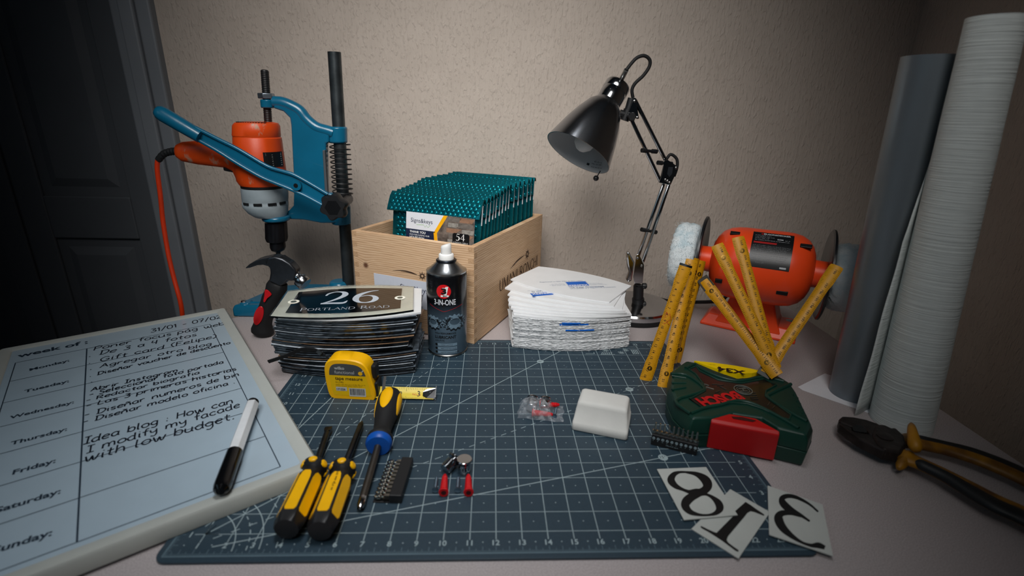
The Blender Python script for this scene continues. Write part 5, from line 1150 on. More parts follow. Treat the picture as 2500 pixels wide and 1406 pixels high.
for k, (a, c) in pts_.items():
    d = (c - a); L = d.length; d.normalize(); mid = (a + c) / 2; tc_ = (CP - mid).normalized(); n = (tc_ - d * tc_.dot(d)).normalized(); w = d.cross(n)
    yaw = {'C': 62, 'D': 40, 'B': 12, 'A': 4, 'F': 12, 'G': 18, 'H': -6}.get(k, 0)
    R_ = Matrix.Rotation(radians(yaw), 3, d); n = R_ @ n; w = R_ @ w
    ex = .004; b = MB(); T_ = .0028; half = RW / 2
    def sect(t, hw, pinch=1):
        o = a + d * t
        return [o + w * (-hw) + n * 0, o + w * (-hw * .55) + n * T_ * .8, o + n * T_, o + w * (hw * .55) + n * T_ * .8, o + w * hw, o + w * hw * .9 - n * .0006, o - w * hw * .9 - n * .0006]
    if k in 'EDFGH': hw1, hw2 = half, half
    b.loft([sect(-ex, half * .93), sect(0, half), sect(.024, half), sect(.036, half * .86), sect(L - .036, half * .86), sect(L - .024, half), sect(L, half), sect(L + ex, half * .93)])
    sg_ = b.build('ruler_segment', m_ry, fr_, smooth=40)
    q = MB(); lo_, hi_, fl = nums[k]; cnt = abs(hi_ - lo_) + 1
    off = T_ * .93 + .00012
    for i in range(cnt):
        t = L - L * (i + .7) / cnt if k in 'AE' else L * (i + .4) / cnt if k in 'FGH' else L - L * (i + .5) / cnt
        if k in 'FGH': t = L - L * (i + .5) / cnt
        val = str(lo_ + i if hi_ > lo_ else lo_ - i)
        if abs(t - .018) < .004 or abs(t - (L - .018)) < .004: continue
        o = a + d * t + n * off + w * (-.0022 if k in 'ABCD' else .0022)
        q.text(val, o - w * 0 + d * .0030 - w * .0022, o - d * .0035 - w * .0022, w, h=.0056, bold=.01)
    nt_ = int(L / .00255)
    for i in range(nt_):
        t = L * (i + .5) / nt_; o = a + d * t + n * (off - .0004)
        for sgn in (-1, 1):
            l = .0042 if i % 5 == 0 else .0026
            e_ = half * (.99 if t < .024 or t > L - .024 else .84)
            def pp_(x): f = abs(x) / half; z_ = T_ * (1 - .2 * f / .55 if f < .55 else .8 * (1 - (f - .55) / .45)) + .00025; return a + d * t + w * x * sgn + n * z_
            q.add([pp_(e_) - d * .00014, pp_(e_) + d * .00014, pp_(e_ - l) + d * .00014, pp_(e_ - l) - d * .00014], [(0, 1, 2, 3)])
    if k == 'A':
        for zz_ in ([(0, 0), (0, .010), (.004, .005), (0, 0)], [(.005, .001), (.009, .009), (.005, .015), (.010, .018)], [(.001, .012), (.006, .014), (.002, .019)]):
            q.ribbon([(x, y_) for x, y_ in zz_], .0006, lambda x, y_: a + d * (L * .60 - y_) + n * (off + .0002) + w * (x - .004), 1, smooth=0)
    q.build('printed_scale', [m_rt, m_rr], sg_, smooth=0)
    for t in (.018, L - .018):
        if k == 'H' and t > .1: continue
        if k == 'A' and t > .1: continue
        b = MB(); o = a + d * t + n * (T_ * .9); b.lathe(o, n, [(.0036, 0), (.0036, .0006), (.0020, .0007), (.0018, .0002)], 20); b.build('rivet', mat('brass_rivet', '6e5526', .35, .9), sg_)
    b = MB()
    if k == 'A': b.loft([sect(L + ex * .2, half * 1.03), sect(L + ex * 1.1, half * 1.03)]); b.build('metal_end_cap', m_darksteel, sg_, smooth=40)
    elif k in 'EH':
        o = a if k == 'H' else c; s_ = 1 if k == 'H' else -1
        b.bar([o - d * s_ * .010, o + d * s_ * .012], RW * .98, .003, n); b.build('joint_plate', mat('joint_dark', '2c2a22', .5), sg_, smooth=0, bevel=.0005)

# ================= BIT CASE =================
cs = thing('bit_case', 'dark green bit set case with a red latch and clear window, right of the mat', 'case', (.33, -.01, 0))
OUT = [(1632, 915), (1641, 892), (1674, 878), (1690, 883), (1740, 897), (1800, 912), (1850, 908), (1882, 900), (1932, 932), (1948, 958), (1972, 1000), (1985, 1040), (1972, 1066), (1905, 1050), (1870, 1025), (1800, 1010), (1738, 1022), (1700, 1030), (1672, 1000), (1640, 985)]
top2 = [Z(u, v, CT) for u, v in ((1640, 902), (1674, 879), (1700, 884), (1750, 905), (1800, 922), (1850, 918), (1880, 902), (1930, 932), (1945, 955), (1984, 1035), (1972, 1062), (1903, 1046), (1862, 1020), (1790, 1008), (1738, 1021), (1690, 1022), (1652, 985), (1637, 950))]
cen = sum(top2, V((0, 0, 0))) / len(top2)
def lay(z, f, fz=None): return [V((cen.x + (p.x - cen.x) * f, cen.y + (p.y - cen.y) * f, z)) for p in top2]
m_gr = mat('dark_green_plastic', '0a342a', .42, var=.05, bump=.12, bs=600)
b = MB(); b.loft([lay(.0003, .97), lay(.003, 1.02), lay(.022, 1.04)]); b.build('lower_shell', m_gr, cs, smooth=25, bevel=.001)
b = MB(); b.loft([lay(.0224, 1.035), lay(.036, 1.02), lay(CT - .002, .985), lay(CT, .95)]); b.build('lid', m_gr, cs, smooth=25, bevel=.0015)
def CZ(x, y, h=0): return Z(1540 + x / 4.394, 840 + y / 4.394, CT + h)
WIN = [(620,270),(700,235),(740,290),(940,385),(1180,420),(1420,375),(1560,440),(1450,500),(1445,560),(1720,760),(1700,810),(1620,790),(1400,690),(1250,640),(1100,630),(900,650),(760,680),(630,590),(800,500),(780,430),(700,320)]
b = MB(); b.face([CZ(x, y, .0005) for x, y in WIN]); b.build('window', mat('smoked_window', '161a18', .28, coat=.1, var=.3, vs=40), cs, smooth=0)
b = MB(); b.tube([CZ(x, y, .0006) for x, y in WIN], .0013, 8, closed=True); b.build('window_rim', m_gr, cs, smooth=60)
b = MB()
for P in (((590, 260), (690, 215), (760, 270), (960, 355), (1180, 395), (1420, 350), (1640, 400)), ((640, 745), (780, 690), (960, 655), (1120, 612), (1260, 625), (1420, 690), (1640, 810), (1800, 905)), ((430, 320), (590, 330), (790, 470), (700, 530), (480, 610), (640, 745)), ((1715, 430), (1500, 530), (1480, 580), (1720, 740), (1890, 830))):
    b.tube(catmull([CZ(x, y, .0004) for x, y in P], 3), .0026, 10)
b.build('moulded_ridge', m_gr, cs, smooth=60)
b = MB()
for k in range(3): b.tube([CZ(440, 340 + k * 75, .0002), CZ(590, 365 + k * 50, .0002)], .0016, 8)
for k in range(5): b.tube([CZ(1735 + k * 28, 560 + k * 62, -.001), CZ(1785 + k * 28, 590 + k * 62, -.004)], .0028, 8)
b.build('grip_ribs', m_gr, cs, smooth=60)
# bits seen through the window, and markings (upside down to the camera)
b = MB()
rdd = random.Random(8)
for k, (x, y, a_) in enumerate(((800, 430, -40), (850, 470, -35), (910, 430, 0), (960, 440, 10), (990, 470, -60), (930, 510, 30), (1060, 600, 30), (1150, 570, 80), (1200, 590, 80), (1300, 520, 0), (1310, 545, 0), (1320, 570, 5), (1330, 590, 5), (1480, 640, 50), (1530, 680, 40))):
    c = CZ(x, y, .0008); d_ = V((cos(radians(a_)), sin(radians(a_)), 0)); b.cyl(c - d_ * .005, c + d_ * .005, .0007, .0007, 6)
b.build('visible_bits', mat('dull_bits', '77736a', .35, .9, var=.2), cs, smooth=40)
bw = MB(); A = CZ(1115, 505, .0012); B = CZ(690, 590, .0012); dd = (B - A).normalized(); up_ = -V((-dd.y, dd.x, 0)) if V((-dd.y, dd.x, 0)).y > 0 else V((-dd.y, dd.x, 0))
bw.text('BOSCH', A, B, up_, k=1.35, bold=.05); bw.build('red_logo', mat('logo_red', 'c0141c', .4), cs, smooth=0)
rgm = MB(); c = CZ(1205, 490, .0012); 
rgm.tube([c + V((cos(2 * pi * k / 32) * .0115, sin(2 * pi * k / 32) * .0115, 0)) for k in range(32)], .0007, 6, closed=True); rgm.tube([c + V((cos(2 * pi * k / 32) * .008, sin(2 * pi * k / 32) * .008, 0)) for k in range(32)], .0004, 6, closed=True)
for s_ in (-.003, .003): rgm.bar([c + V((-.005, s_, 0)), c + V((.005, s_, 0))], .0008, .0006, (0, 0, 1))
rgm.bar([c + V((0, -.003, 0)), c + V((0, .003, 0))], .0008, .0006, (0, 0, 1))
rgm.build('round_emblem', mat('clear_relief', '6b716c', .2, coat=.4), cs, smooth=60)
# yellow insert at the back edge
YI = [(680, 185), (880, 205), (1130, 240), (1410, 295), (1300, 318), (1140, 322), (960, 280), (800, 235)]
b = MB(); b.prism([CZ(x, y, 0) - V((0, 0, .028)) for x, y in YI], (0, 0, .0292), 0); A = CZ(1232, 290, .0016); B = CZ(925, 240, .0016); dd = (B - A).normalized(); up_ = V((-dd.y, dd.x, 0)); up_ = -up_ if up_.y > 0 else up_
b.text('X34', A, B, up_, k=.75, m=1, bold=.04); b.marks(CZ(905, 222, .0016), CZ(835, 214, .0016), up_, .002, 1)
b.build('yellow_insert', [mat('insert_yellow', 'f2cf00', .4, var=.02), m_ink], cs, smooth=0)
# red latch
LT = [(863, 800), (1060, 745), (1340, 795), (1598, 935)]
LB = [(815, 1105), (1530, 1250)]
tl, tm1, tm2, trr = [CZ(x, y, .0012) for x, y in LT]; bl_ = Z(1540 + 812 / 4.394, 840 + 1108 / 4.394, .0035); br_ = Z(1540 + 1532 / 4.394, 840 + 1252 / 4.394, .0035)
fwd = V((-(tl - trr).y, (tl - trr).x, 0)).normalized(); fwd = fwd if fwd.y < 0 else -fwd
b = MB()
front_t = [tl + fwd * .0, trr + fwd * .0]; back = -fwd * .012
o1 = [tl, trr, tm2, tm1]
ring_top = [tl, trr, tm2, tm1]
def below(p, q, z): return V((q.x, q.y, z))
mid_t = [tl + fwd * .003 - V((0, 0, .004)), trr + fwd * .003 - V((0, 0, .004))]
b.add([tl, trr, tm2, tm1, mid_t[0], mid_t[1], bl_, br_, bl_ + back, br_ + back, tm1 - V((0, 0, .008)), tm2 - V((0, 0, .008))],
      [(0, 3, 2, 1), (0, 1, 5, 4), (4, 5, 7, 6), (6, 7, 9, 8), (0, 4, 6, 8, 10, 3), (1, 2, 11, 9, 7, 5), (3, 10, 11, 2), (8, 9, 11, 10)])
lo_ = b.build('latch', mat('latch_red', 'b30f12', .42, var=.04), cs, smooth=0, bevel=.0012)
b = MB(); b.prism([CZ(x, y, .0014) for x, y in ((1080, 778), (1200, 785), (1345, 822), (1310, 836), (1180, 815), (1100, 800))], (0, 0, .0004)); b.build('latch_slot', mat('latch_slot', '3a0606', .6), lo_, smooth=0)

# ================= BITS AND BIT HOLDERS =================
m_bit = mat('bright_bit', 'b9b6ad', .2, 1.0, var=.1)
def mk_bit(nm, tip):
    r = thing(nm, 'x', 'driver bit', group='x')
    b = MB(); b.lathe((0, 0, 0), (1, 0, 0), [(.0030, 0), (.0033, .0006), (.0033, .009), (.0030, .0098)], 6); b.build('hex_shank', m_bit, r, smooth=20)
    b = MB(); b.lathe((0, 0, 0), (1, 0, 0), [(.0024, .0095), (.0017, .012), (.0030, .0135), (.0030, .016), (.0021, .019), (.0006, .0205)] if tip else [(.0024, .0095), (.0014, .0115), (.0012, .0195), (.0009, .0205)], 12 if tip else 6); b.build('tip', m_bit, r, smooth=30)
    return r
# holder one lies flat with its bits to the left
h1 = thing('bit_holder', 'black bit holder lying flat on the mat with silver bits pointing left', 'bit holder', (-.1035, -.134, MT), (0, 0, radians(-93 + 90)))
b = MB(); b.box((-.0065, -.031, .0002), (.0065, .031, .0105)); b.build('holder_block', m_black, h1, smooth=0, bevel=.0008, local=True)
b = MB(); b.box((-.0240, -.031, .0002), (-.0065, .031, .0016)); b.build('holder_tray', m_black, h1, smooth=0, bevel=.0004, local=True)
MH = TR((-.1035, -.134, MT), radians(-3))
bt_ = mk_bit('driver_bit', True); bt_['label'] = 'silver driver bit lying in the flat black holder beside the blue collared screwdriver'; bt_['group'] = 'bits in the flat holder'
for k in range(10):
    M = MH @ TR((-.0030, .0275 - k * .0061, .0052), pi); 
    if k == 0: bt_.matrix_world = M
    else: dup(bt_, M)
# holder two stands with bits up
p0 = Z(1588, 1086, MT); p1 = Z(1700, 1114, MT); hd2 = (p1 - p0).normalized(); ha = atan2(hd2.y, hd2.x); Lh = (p1 - p0).length
nrm = V((-hd2.y, hd2.x, 0)); hc = (p0 + p1) / 2 + nrm * .006
h2 = thing('bit_holder', 'black bit holder standing upright in front of the green case with ten bits in it', 'bit holder', hc[:], (0, 0, ha))
b = MB(); b.box((-Lh / 2, -.0055, .0002), (Lh / 2, .0055, .0155)); b.build('holder_block', m_black, h2, smooth=0, bevel=.0008, local=True)
q = MB()
for k in range(10):
    cx_ = -Lh / 2 + Lh * (k + .5) / 10
    q.tube([V((cx_ + .0016 * cos(2 * pi * j / 14), -.0057, .0108 + .0016 * sin(2 * pi * j / 14))) for j in range(14)], .0002, 4, closed=True)
    q.box((cx_ - .0010, -.0058, .0105), (cx_ + .0010, -.0056, .0111)); 
    if k > 3: q.box((cx_ - .0003, -.0058, .0098), (cx_ + .0003, -.0056, .0118))
    q.marks((cx_ - .0010, -.0058, .0068), (cx_ + .0010, -.0058, .0068), (0, 0, 1), .0015)
q.marks((-.009, -.0058, .0038), (.005, -.0058, .0038), (0, 0, 1), .0018)
q.build('printed_marks', mat('mark_print', '9fb4bd', .5), h2, smooth=0, local=True)
bu = mk_bit('driver_bit', False); bu['label'] = 'driver bit standing point up in the black holder in front of the green case'; bu['group'] = 'bits in the standing holder'
for k in range(10):
    M = TR(hc, ha) @ TR((-Lh / 2 + Lh * (k + .5) / 10, 0, .0095), 0, 0, radians(-90))
    if k == 0: bu.matrix_world = M
    else: dup(bu, M)

# ================= SCREWDRIVERS =================
def fluted(name, label, butt, col, tip, flat):
    zc = MT + .0155; A = Z(*butt, zc); B = Z(*col, zc); C_ = Z(*tip, MT + .0065)
    r = thing(name, label, 'screwdriver', (B.x, B.y, MT)); d = (B - A).normalized(); L = (B - A).length
    x, y, _ = frame(d); R0 = .0155; n = 48
    b = MB()
    def rg(t, R_, fl):
        out = []
        for j in range(n):
            a = 2 * pi * j / n + pi / 6; hexr = cos(pi / 6) / cos((a % (pi / 3)) - pi / 6) * .95
            out.append(A + d * t + (x * cos(a) + y * sin(a)) * R_ * (hexr if fl else 1))
        return out
    b.loft([rg(0, R0 * .72, 0), rg(.002, R0 * .86, 1), rg(.010, R0, 1), rg(L * .72, R0 * .96, 1), rg(L * .80, R0 * .80, 1), rg(L * .86, R0 * .62, 0), rg(L * .90, R0 * .66, 0), rg(L * .93, R0 * .9, 0), rg(L * 1.0, R0 * .88, 0), rg(L * 1.03, R0 * .55, 0)])
    b.build('handle', m_black, r, smooth=35)
    s = MB()
    for k in range(6):
        a = 2 * pi * k / 6 + pi / 2 + radians(0); rad = x * cos(a) + y * sin(a); tan = -x * sin(a) + y * cos(a)
        ws = R0 * .36; t0, t1 = .012, L * .76
        pts = [(t0, .75), (t0 + .003, 1), (t1 - .010, 1), (t1 - .003, .8), (t1, .5)]
        P = [A + d * t + rad * (R0 * .845) + tan * ws * f for t, f in pts] + [A + d * t + rad * (R0 * .845) - tan * ws * f for t, f in reversed(pts)]
        s.loft([[p - rad * .003 for p in P], [p for p in P]], 0)
        c = A + d * L * .955 + rad * R0 * .80
        s.loft([[c + rad * h_ + (d * cos(2 * pi * j / 14) * .0042 + tan * sin(2 * pi * j / 14) * .0048) * f for j in range(14)] for f, h_ in ((1, 0), (.95, .0014), (.6, .0024))], 0)
    s.build('grip_stripes', m_yellow, r, smooth=30)
    b = MB()
    e = C_ - B; el = e.length; e.normalize()
    if flat:
        b.lathe(B, e, [(.0036, 0), (.0036, el * .80), (.0032, el * .86)], 20)
        w = e.cross(V((0, 0, 1))).normalized(); up = w.cross(e); P = B + e * el * .84
        b.loft([[P + w * sx * .0032 + up * sz * .0030 for sx, sz in ((-1, -1), (1, -1), (1, 1), (-1, 1))], [B + e * el * .93 + w * sx * .0046 + up * sz * .0014 for sx, sz in ((-1, -1), (1, -1), (1, 1), (-1, 1))], [B + e * el + w * sx * .0042 + up * sz * .0006 for sx, sz in ((-1, -1), (1, -1), (1, 1), (-1, 1))]])
    else: b.lathe(B, e, [(.0036, 0), (.0036, el * .90), (.0030, el * .94), (.0012, el)], 20)
    b.build('blade', m_darksteel, r, smooth=35)
    return r, A, d, x, y, L
fluted('screwdriver', 'left yellow and black fluted screwdriver with a flat blade, next to the whiteboard', (699, 1292), (770, 1138), (803, 1042), True)
r, A, d, x, y, L = fluted('screwdriver', 'yellow and black fluted screwdriver with a cross tip, middle of the three', (781, 1297), (839, 1142), (884, 1029), False)
q = MB(); o = A + V((0, 0, .0140)) ; sdv = d.cross(V((0, 0, 1))).normalized(); q.marks(o + d * .068, o + d * .038, sdv, .0035); q.bar([o + d * .0725, o + d * .070], .0022, .0002, (0, 0, 1)); q.build('handle_print', m_ink, r, smooth=0)
zc = MT + .0150; A = Z(956, 958, zc + .003); B = Z(926, 1078, MT + .0135); C_ = Z(878, 1243, MT + .005); d = (B - A).normalized(); L = (B - A).length; x, y, _ = frame(d)
r = thing('screwdriver', 'screwdriver with oval yellow grip pads and a blue collar, pointing to the camera', 'screwdriver', (B.x, B.y, MT))
b = MB(); b.lathe(A, d, [(.004, 0), (.0095, .0015), (.0138, .007), (.0158, .018), (.0158, .032), (.0148, .050), (.0120, .068), (.0108, L * .80), (.0120, L * .88), (.0155, L * .94), (.0158, L * .98), (.014, L)], 48); b.build('handle', m_rubber, r, smooth=60)
b = MB()
for k in range(4):
    a = pi / 2 + k * pi / 2 + radians(8); P = []; rgs = []
    for f, e_ in ((1.0, -.0012), (1.0, .0005), (.88, .0010), (.6, .0012), (.3, .0012), (.03, .0012)):
        rr__ = []
        for j in range(32):
            tt = .031 + .0235 * f * cos(2 * pi * j / 32); aa = a + .52 * f * sin(2 * pi * j / 32) * (1 - .15 * cos(2 * pi * j / 32)); R_ = .0158 if tt < .034 else .0158 - (tt - .034) * .085
            if tt < .018: R_ = .0138 + (tt - .007) * .18
            rr__.append(A + d * tt + (x * cos(aa) + y * sin(aa)) * (R_ + e_))
        rgs.append(rr__)
    b.loft(rgs)
    # fill so the pad follows the round handle
b.build('grip_pads', m_yellow, r, smooth=60)
b = MB(); b.lathe(B, d, [(.0150, -.001), (.0156, .001), (.0156, .005), (.0135, .0085), (.006, .0095)], 48); b.build('collar', mat('blue_collar', '0a4fa8', .4), r)
b = MB(); e = (C_ - B); el = e.length; e.normalize(); b.lathe(B, e, [(.0052, 0), (.0040, .012), (.0040, el * .86)], 24); b.build('shaft', mat('dull_shaft', '5d5852', .4, .9, var=.1), r)
b = MB(); b.lathe(B + e * el * .85, e, [(.0040, 0), (.0042, .001), (.0042, .010), (.0028, .014), (.0030, el * .11), (.001, el * .15)], 20); b.build('tip', m_chrome, r)

# ================= TAPE MEASURE =================
tmA = Z(808, 972, MT); tmB = Z(914, 977, MT); td = (tmB - tmA).normalized(); ta_ = atan2(td.y, td.x); TWd = (tmB - tmA).length
tm = thing('tape_measure', 'yellow tape measure with a grey and yellow label and blade pulled out', 'tape measure', tmA[:], (0, 0, ta_))
k_ = TWd / 61.0
prof_ = [(4, 0), (61, 0), (63, 4), (62.5, 14), (60, 26), (57, 40), (52, 52), (44, 58), (32, 60.5), (14, 61), (3, 59), (-3, 53), (-5.5, 42), (-5, 24), (-3, 8), (0, 2)]
PP = catmull([V((x * k_, 0, z * k_)) for x, z in prof_[2:]], 3); PP = [V((prof_[0][0] * k_, 0, 0)), V((prof_[1][0] * k_, 0, 0))] + PP
b = MB(); b.loft([[V((p.x + (-.0012 if p.x < .02 else .0012) * -1 * f, yy, max(.0003, p.z - (.0012 * f if p.z > .02 else 0)))) for p in PP] for yy, f in ((0, 1), (.0015, 0), (.0265, 0), (.028, 1))])
b.build('case', m_yellow, tm, smooth=40, local=True)
b = MB(); Lb = [(x * .80 + 29 * .2, z * .80 + 30 * .2) for x, z in prof_]; LP_ = catmull([V((x * k_, -.0003, z * k_)) for x, z in Lb], 3, True)
b.face([p for p in LP_][::-1], 0)
zs_ = 37 * k_
gp_ = [p for p in LP_ if p.z > zs_]; xl = min(p.x for p in gp_); xr = max(p.x for p in gp_)
gp_ = sorted(gp_, key=lambda p: atan2(p.z - zs_, p.x - (xl + xr) / 2)); b.face([V((p.x, -.0005, p.z)) for p in [V((xr, 0, zs_))] + gp_ + [V((xl, 0, zs_))]], 1)
K = lambda x, z: V((x * k_, -.0007, z * k_))
b.text('wilko', K(9, 46), K(23, 46), (0, 0, 1), m=2, k=1.0, bold=.02); b.text('functional', K(9, 39.5), K(36, 39.5), (0, 0, 1), m=2, k=1.0)
b.text('tape measure', K(9, 30), K(47, 30), (0, 0, 1), m=3, k=1.05, bold=.01); b.text('3m (10ft)', K(9, 25.5), K(20, 25.5), (0, 0, 1), m=3); b.marks(K(9, 22.3), K(50, 22.3), (0, 0, 1), .0017, 3); b.marks(K(9, 20), K(46, 20), (0, 0, 1), .0017, 3); b.text('171226', K(10, 14), K(22, 14), (0, 0, 1), m=3, bold=.03)
b.face([K(9, 13) + V((0, .0001, 0)), K(24, 13) + V((0, .0001, 0)), K(24, 19) + V((0, .0001, 0)), K(9, 19) + V((0, .0001, 0))], 2)
b.face([K(27, 5) + V((0, .0001, 0)), K(50, 5) + V((0, .0001, 0)), K(50, 18) + V((0, .0001, 0)), K(27, 18) + V((0, .0001, 0))], 2)
rdd = random.Random(6); xx_ = 28.2
while xx_ < 48.8:
    w__ = rdd.choice((.35, .5, .8)); b.face([K(xx_, 7), K(xx_ + w__, 7), K(xx_ + w__, 17), K(xx_, 17)], 3); xx_ += w__ + rdd.choice((.3, .45, .6))
b.face([K(44.5 + 3 * cos(t), 41 + 3 * sin(t)) for t in [k * pi / 8 for k in range(16)]], 4); b.ribbon([(46, 42.5), (49, 46)], 1.2, lambda x, z: K(x, z), 2, smooth=0)
b.build('front_label', [mat('label_yellow', 'e0b400', .35, var=.02), mat('label_dgrey', '45484a', .4), mat('label_lgrey', 'b7bab8', .5), m_ink, mat('label_amber', 'e8b010', .4)], tm, smooth=0, local=True)
b = MB(); b.box((57 * k_, .006, 30 * k_), (64 * k_, .022, 50 * k_)); b.build('lock_button', m_black, tm, smooth=0, bevel=.002, local=True)
b = MB(); b.box((61 * k_, .003, .0003), (66 * k_, .025, .026)); b.build('mouth', m_black, tm, smooth=0, bevel=.002, local=True)
# blade: curved strip pulled out
tb0 = Z(905, 968, MT + .001); tb1 = Z(1060, 972, MT + .001); 
bd = (tb1 - tb0).normalized(); bw_ = V((-bd.y, bd.x, 0))
def bsec(t): o = tb0 + bd * t; return [o + bw_ * (.0065 * s_) + V((0, 0, .0005 + .0105 * (0.5 + s_ / 2) + .0018 * (s_ * s_))) for s_ in (-1, -.5, 0, .5, 1)] 
Lt = (tb1 - tb0).length; sc0 = [bsec(Lt * k / 6) for k in range(7)]; b = MB(); b.loft([s_ + [p + V((0, .0002, .0002)) for p in reversed(s_)] for s_ in sc0]); bl0 = b.build('tape_blade', mat('blade_yellow', 'd9c020', .3, var=.03), tm, smooth=60)
q = MB()
def bf(t, s_, e=.0004): o = tb0 + bd * t; return o + bw_ * (.0065 * s_) + V((0, -.0003, .0005 + .0105 * (.5 + s_ / 2) + .0018 * s_ * s_ + e))
for k in range(int(Lt / .00159)):
    t = k * .00159; l = .5 if k % 16 == 0 else .28
    q.add([bf(t, -.95), bf(t + .0003, -.95), bf(t + .0003, -.95 + l), bf(t, -.95 + l)], [(0, 1, 2, 3)])
for k in range(int(Lt / .00254)):
    t = k * .00254; l = .5 if k % 10 == 0 else .28
    q.add([bf(t, .95), bf(t + .0003, .95), bf(t + .0003, .95 - l), bf(t, .95 - l)], [(0, 1, 2, 3)])
for k, t in enumerate((.092, .067, .0415, .016)):
    if t < Lt: q.text(str(4 - 1 - k + 1), bf(t, -.4), bf(t + .004, -.4), bw_ + V((0, 0, 1)), k=1.0, m=0)
q.marks(bf(Lt * .66, -.2), bf(Lt * .80, -.2), bw_ + V((0, 0, .9)), .003, 1)
q.build('blade_markings', [m_ink, m_red], bl0, smooth=0)
b = MB(); e0 = bf(Lt - .014, -.8, .0006); 
b.add([bf(Lt - .016, -.35, .0008), bf(Lt - .016, .35, .0008), bf(Lt - .010, .8, .0008), bf(Lt + .003, .95, .0008), bf(Lt + .003, -.95, .0008), bf(Lt - .010, -.8, .0008)], [(0, 5, 4, 3, 2, 1)])
b.bar([bf(Lt + .0025, -1.0, .0006), bf(Lt + .0025, 1.0, .0006)], .0012, .006, bd.cross(bw_))
b.build('end_hook', m_chrome, bl0, smooth=0)
b = MB()
for s_ in (-.3, .3): b.lathe(bf(Lt - .006, s_, .0008), V((0, -.7, .7)), [(.0016, 0), (.0016, .0004), (.0008, .0009)], 12)
b.build('hook_rivets', m_darksteel, bl0)
# wrist strap
b = MB(); sp = catmull([Y(812, 880, .05), Y(800, 873, .06), Y(785, 860, .075), Y(765, 853, .086), Y(735, 853, .092), Y(700, 868, .092), Y(655, 883, .088)], 6)
b.bar(sp, [.0055] * len(sp), .0016, (0, 1, .3)); b.build('wrist_strap', m_rubber, tm, smooth=30)
b = MB(); b.cyl(Y(786, 866, .068), Y(776, 858, .074), .0032, .0032, 4); b.build('strap_crimp', m_steel, tm, smooth=0)

# ================= SMALL FIXINGS =================
def mk_plug():
    r = thing('wall_plug', 'x', 'wall plug', group='x'); b = MB()
    pr_ = [(.0052, 0), (.0055, .0006), (.0055, .0015), (.0046, .002)]
    for k in range(8): pr_ += [(.0046 - k * .00018, .003 + k * .0028), (.0040 - k * .00018, .0048 + k * .0028)]
    pr_ += [(.0022, .0265), (.0016, .028)]
    b.lathe((0, 0, 0), (0, 1, 0), pr_, 12); b.build('plug_body', m_red, r, smooth=25)
    b = MB(); b.lathe((0, -.0002, 0), (0, 1, 0), [(.0028, 0), (.0028, .0004)], 16); b.build('plug_hole', mat('plug_hole', '3c0306', .6), r)
    return r
def mk_screw():
    r = thing('screw', 'x', 'screw', group='x'); b = MB(); m_z = mat('zinc_blue', '7f93a3', .28, .95)
    b.lathe((0, 0, 0), (0, 1, 0), [(.0020, 0), (.0036, .0006), (.0036, .0012), (.0019, .0032)], 20); b.build('screw_head', m_z, r)
    b = MB(); pr_ = [(.0018, .003)]
    for k in range(12): pr_ += [(.0019, .004 + k * .0014), (.0014, .0047 + k * .0014)]
    pr_ += [(.0003, .0225)]; b.lathe((0, 0, 0), (0, 1, 0), pr_, 12); b.build('screw_thread', m_z, r, smooth=20)
    return r
def mk_stand():
    r = thing('standoff_cap', 'x', 'sign standoff', group='x')
    b = MB(); b.lathe((0, 0, 0), (0, 0, 1), [(.0062, 0), (.0066, .0005), (.0066, .0125), (.0045, .013), (.0045, .016)], 40); b.build('barrel', m_chrome, r)
    b = MB(); b.lathe((0, 0, .0155), (0, 0, 1), [(.0082, 0), (.0088, .0005), (.0088, .0022), (.0082, .0028)], 40); b.build('disc_head', m_chrome, r)
    return r
pg = mk_plug(); sw = mk_screw(); so = mk_stand()
a_ = Z(1083, 1203, MT + .0056); c_ = Z(1144, 1203, MT + .0056); pg.matrix_world = TR(a_, radians(2)); pg['label'] = 'red wall plug lying on the mat between the two screws'; 
o = dup(pg, TR(c_, radians(3)), 'red wall plug at the right end of the row of loose fixings')
a_ = Z(1062, 1198, MT + .0037); c_ = Z(1117, 1198, MT + .0037); sw.matrix_world = TR(a_, radians(1)); sw['label'] = 'small zinc screw at the left end of the loose fixings'
o = dup(sw, TR(c_, radians(1)), 'small zinc screw between the two red wall plugs')
for x_ in (pg, sw):
    for o in S.objects:
        if o.parent is None and o.get('category') == x_['category'] and 'group' in o.keys(): del o['group']
so.matrix_world = Matrix.Translation(Z(1134, 1152, MT + .0002)) ; so['label'] = 'chrome sign standoff standing upright above the red wall plugs'
Mx = Matrix.Translation(Z(1086, 1146, MT + .0068)) @ Matrix.Rotation(radians(52), 4, 'Z') @ Matrix.Rotation(radians(76), 4, 'Y')
o = dup(so, Mx, 'chrome sign standoff tipped over against the upright one'); del so['group']; del o['group']
# plastic bag of fixings
bc_ = Z(1330, 1012, MT); 
bagM = TR((0.062, .002, MT), radians(-10))
o = dup(pg, bagM @ TR((-.010, -.011, .0068), radians(-90)), 'red wall plug inside the clear plastic bag, front one'); 
o = dup(pg, bagM @ TR((-.002, .010, .0068), radians(-80)), 'red wall plug inside the clear plastic bag, mostly hidden at the back')
for k, (x_, lab) in enumerate(((-.012, 'chrome standoff lying in the clear bag, left one'), (.006, 'chrome standoff lying in the clear bag, right one'))):
    o = dup(so, bagM @ Matrix.Translation((x_, -.004, .0092)) @ Matrix.Rotation(radians(-80), 4, 'X'), lab)
dup(sw, bagM @ TR((.020, -.012, .0048), radians(-4)), 'zinc screw standing out at the right of the bagged fixings')
bg = thing('plastic_bag', 'small clear plastic bag of red plugs and chrome standoffs beside the white block', 'bag', (.062, .002, MT), (0, 0, radians(-10)))
b = MB(); nx, ny = 26, 18; rdd = random.Random(12); vs = []; 
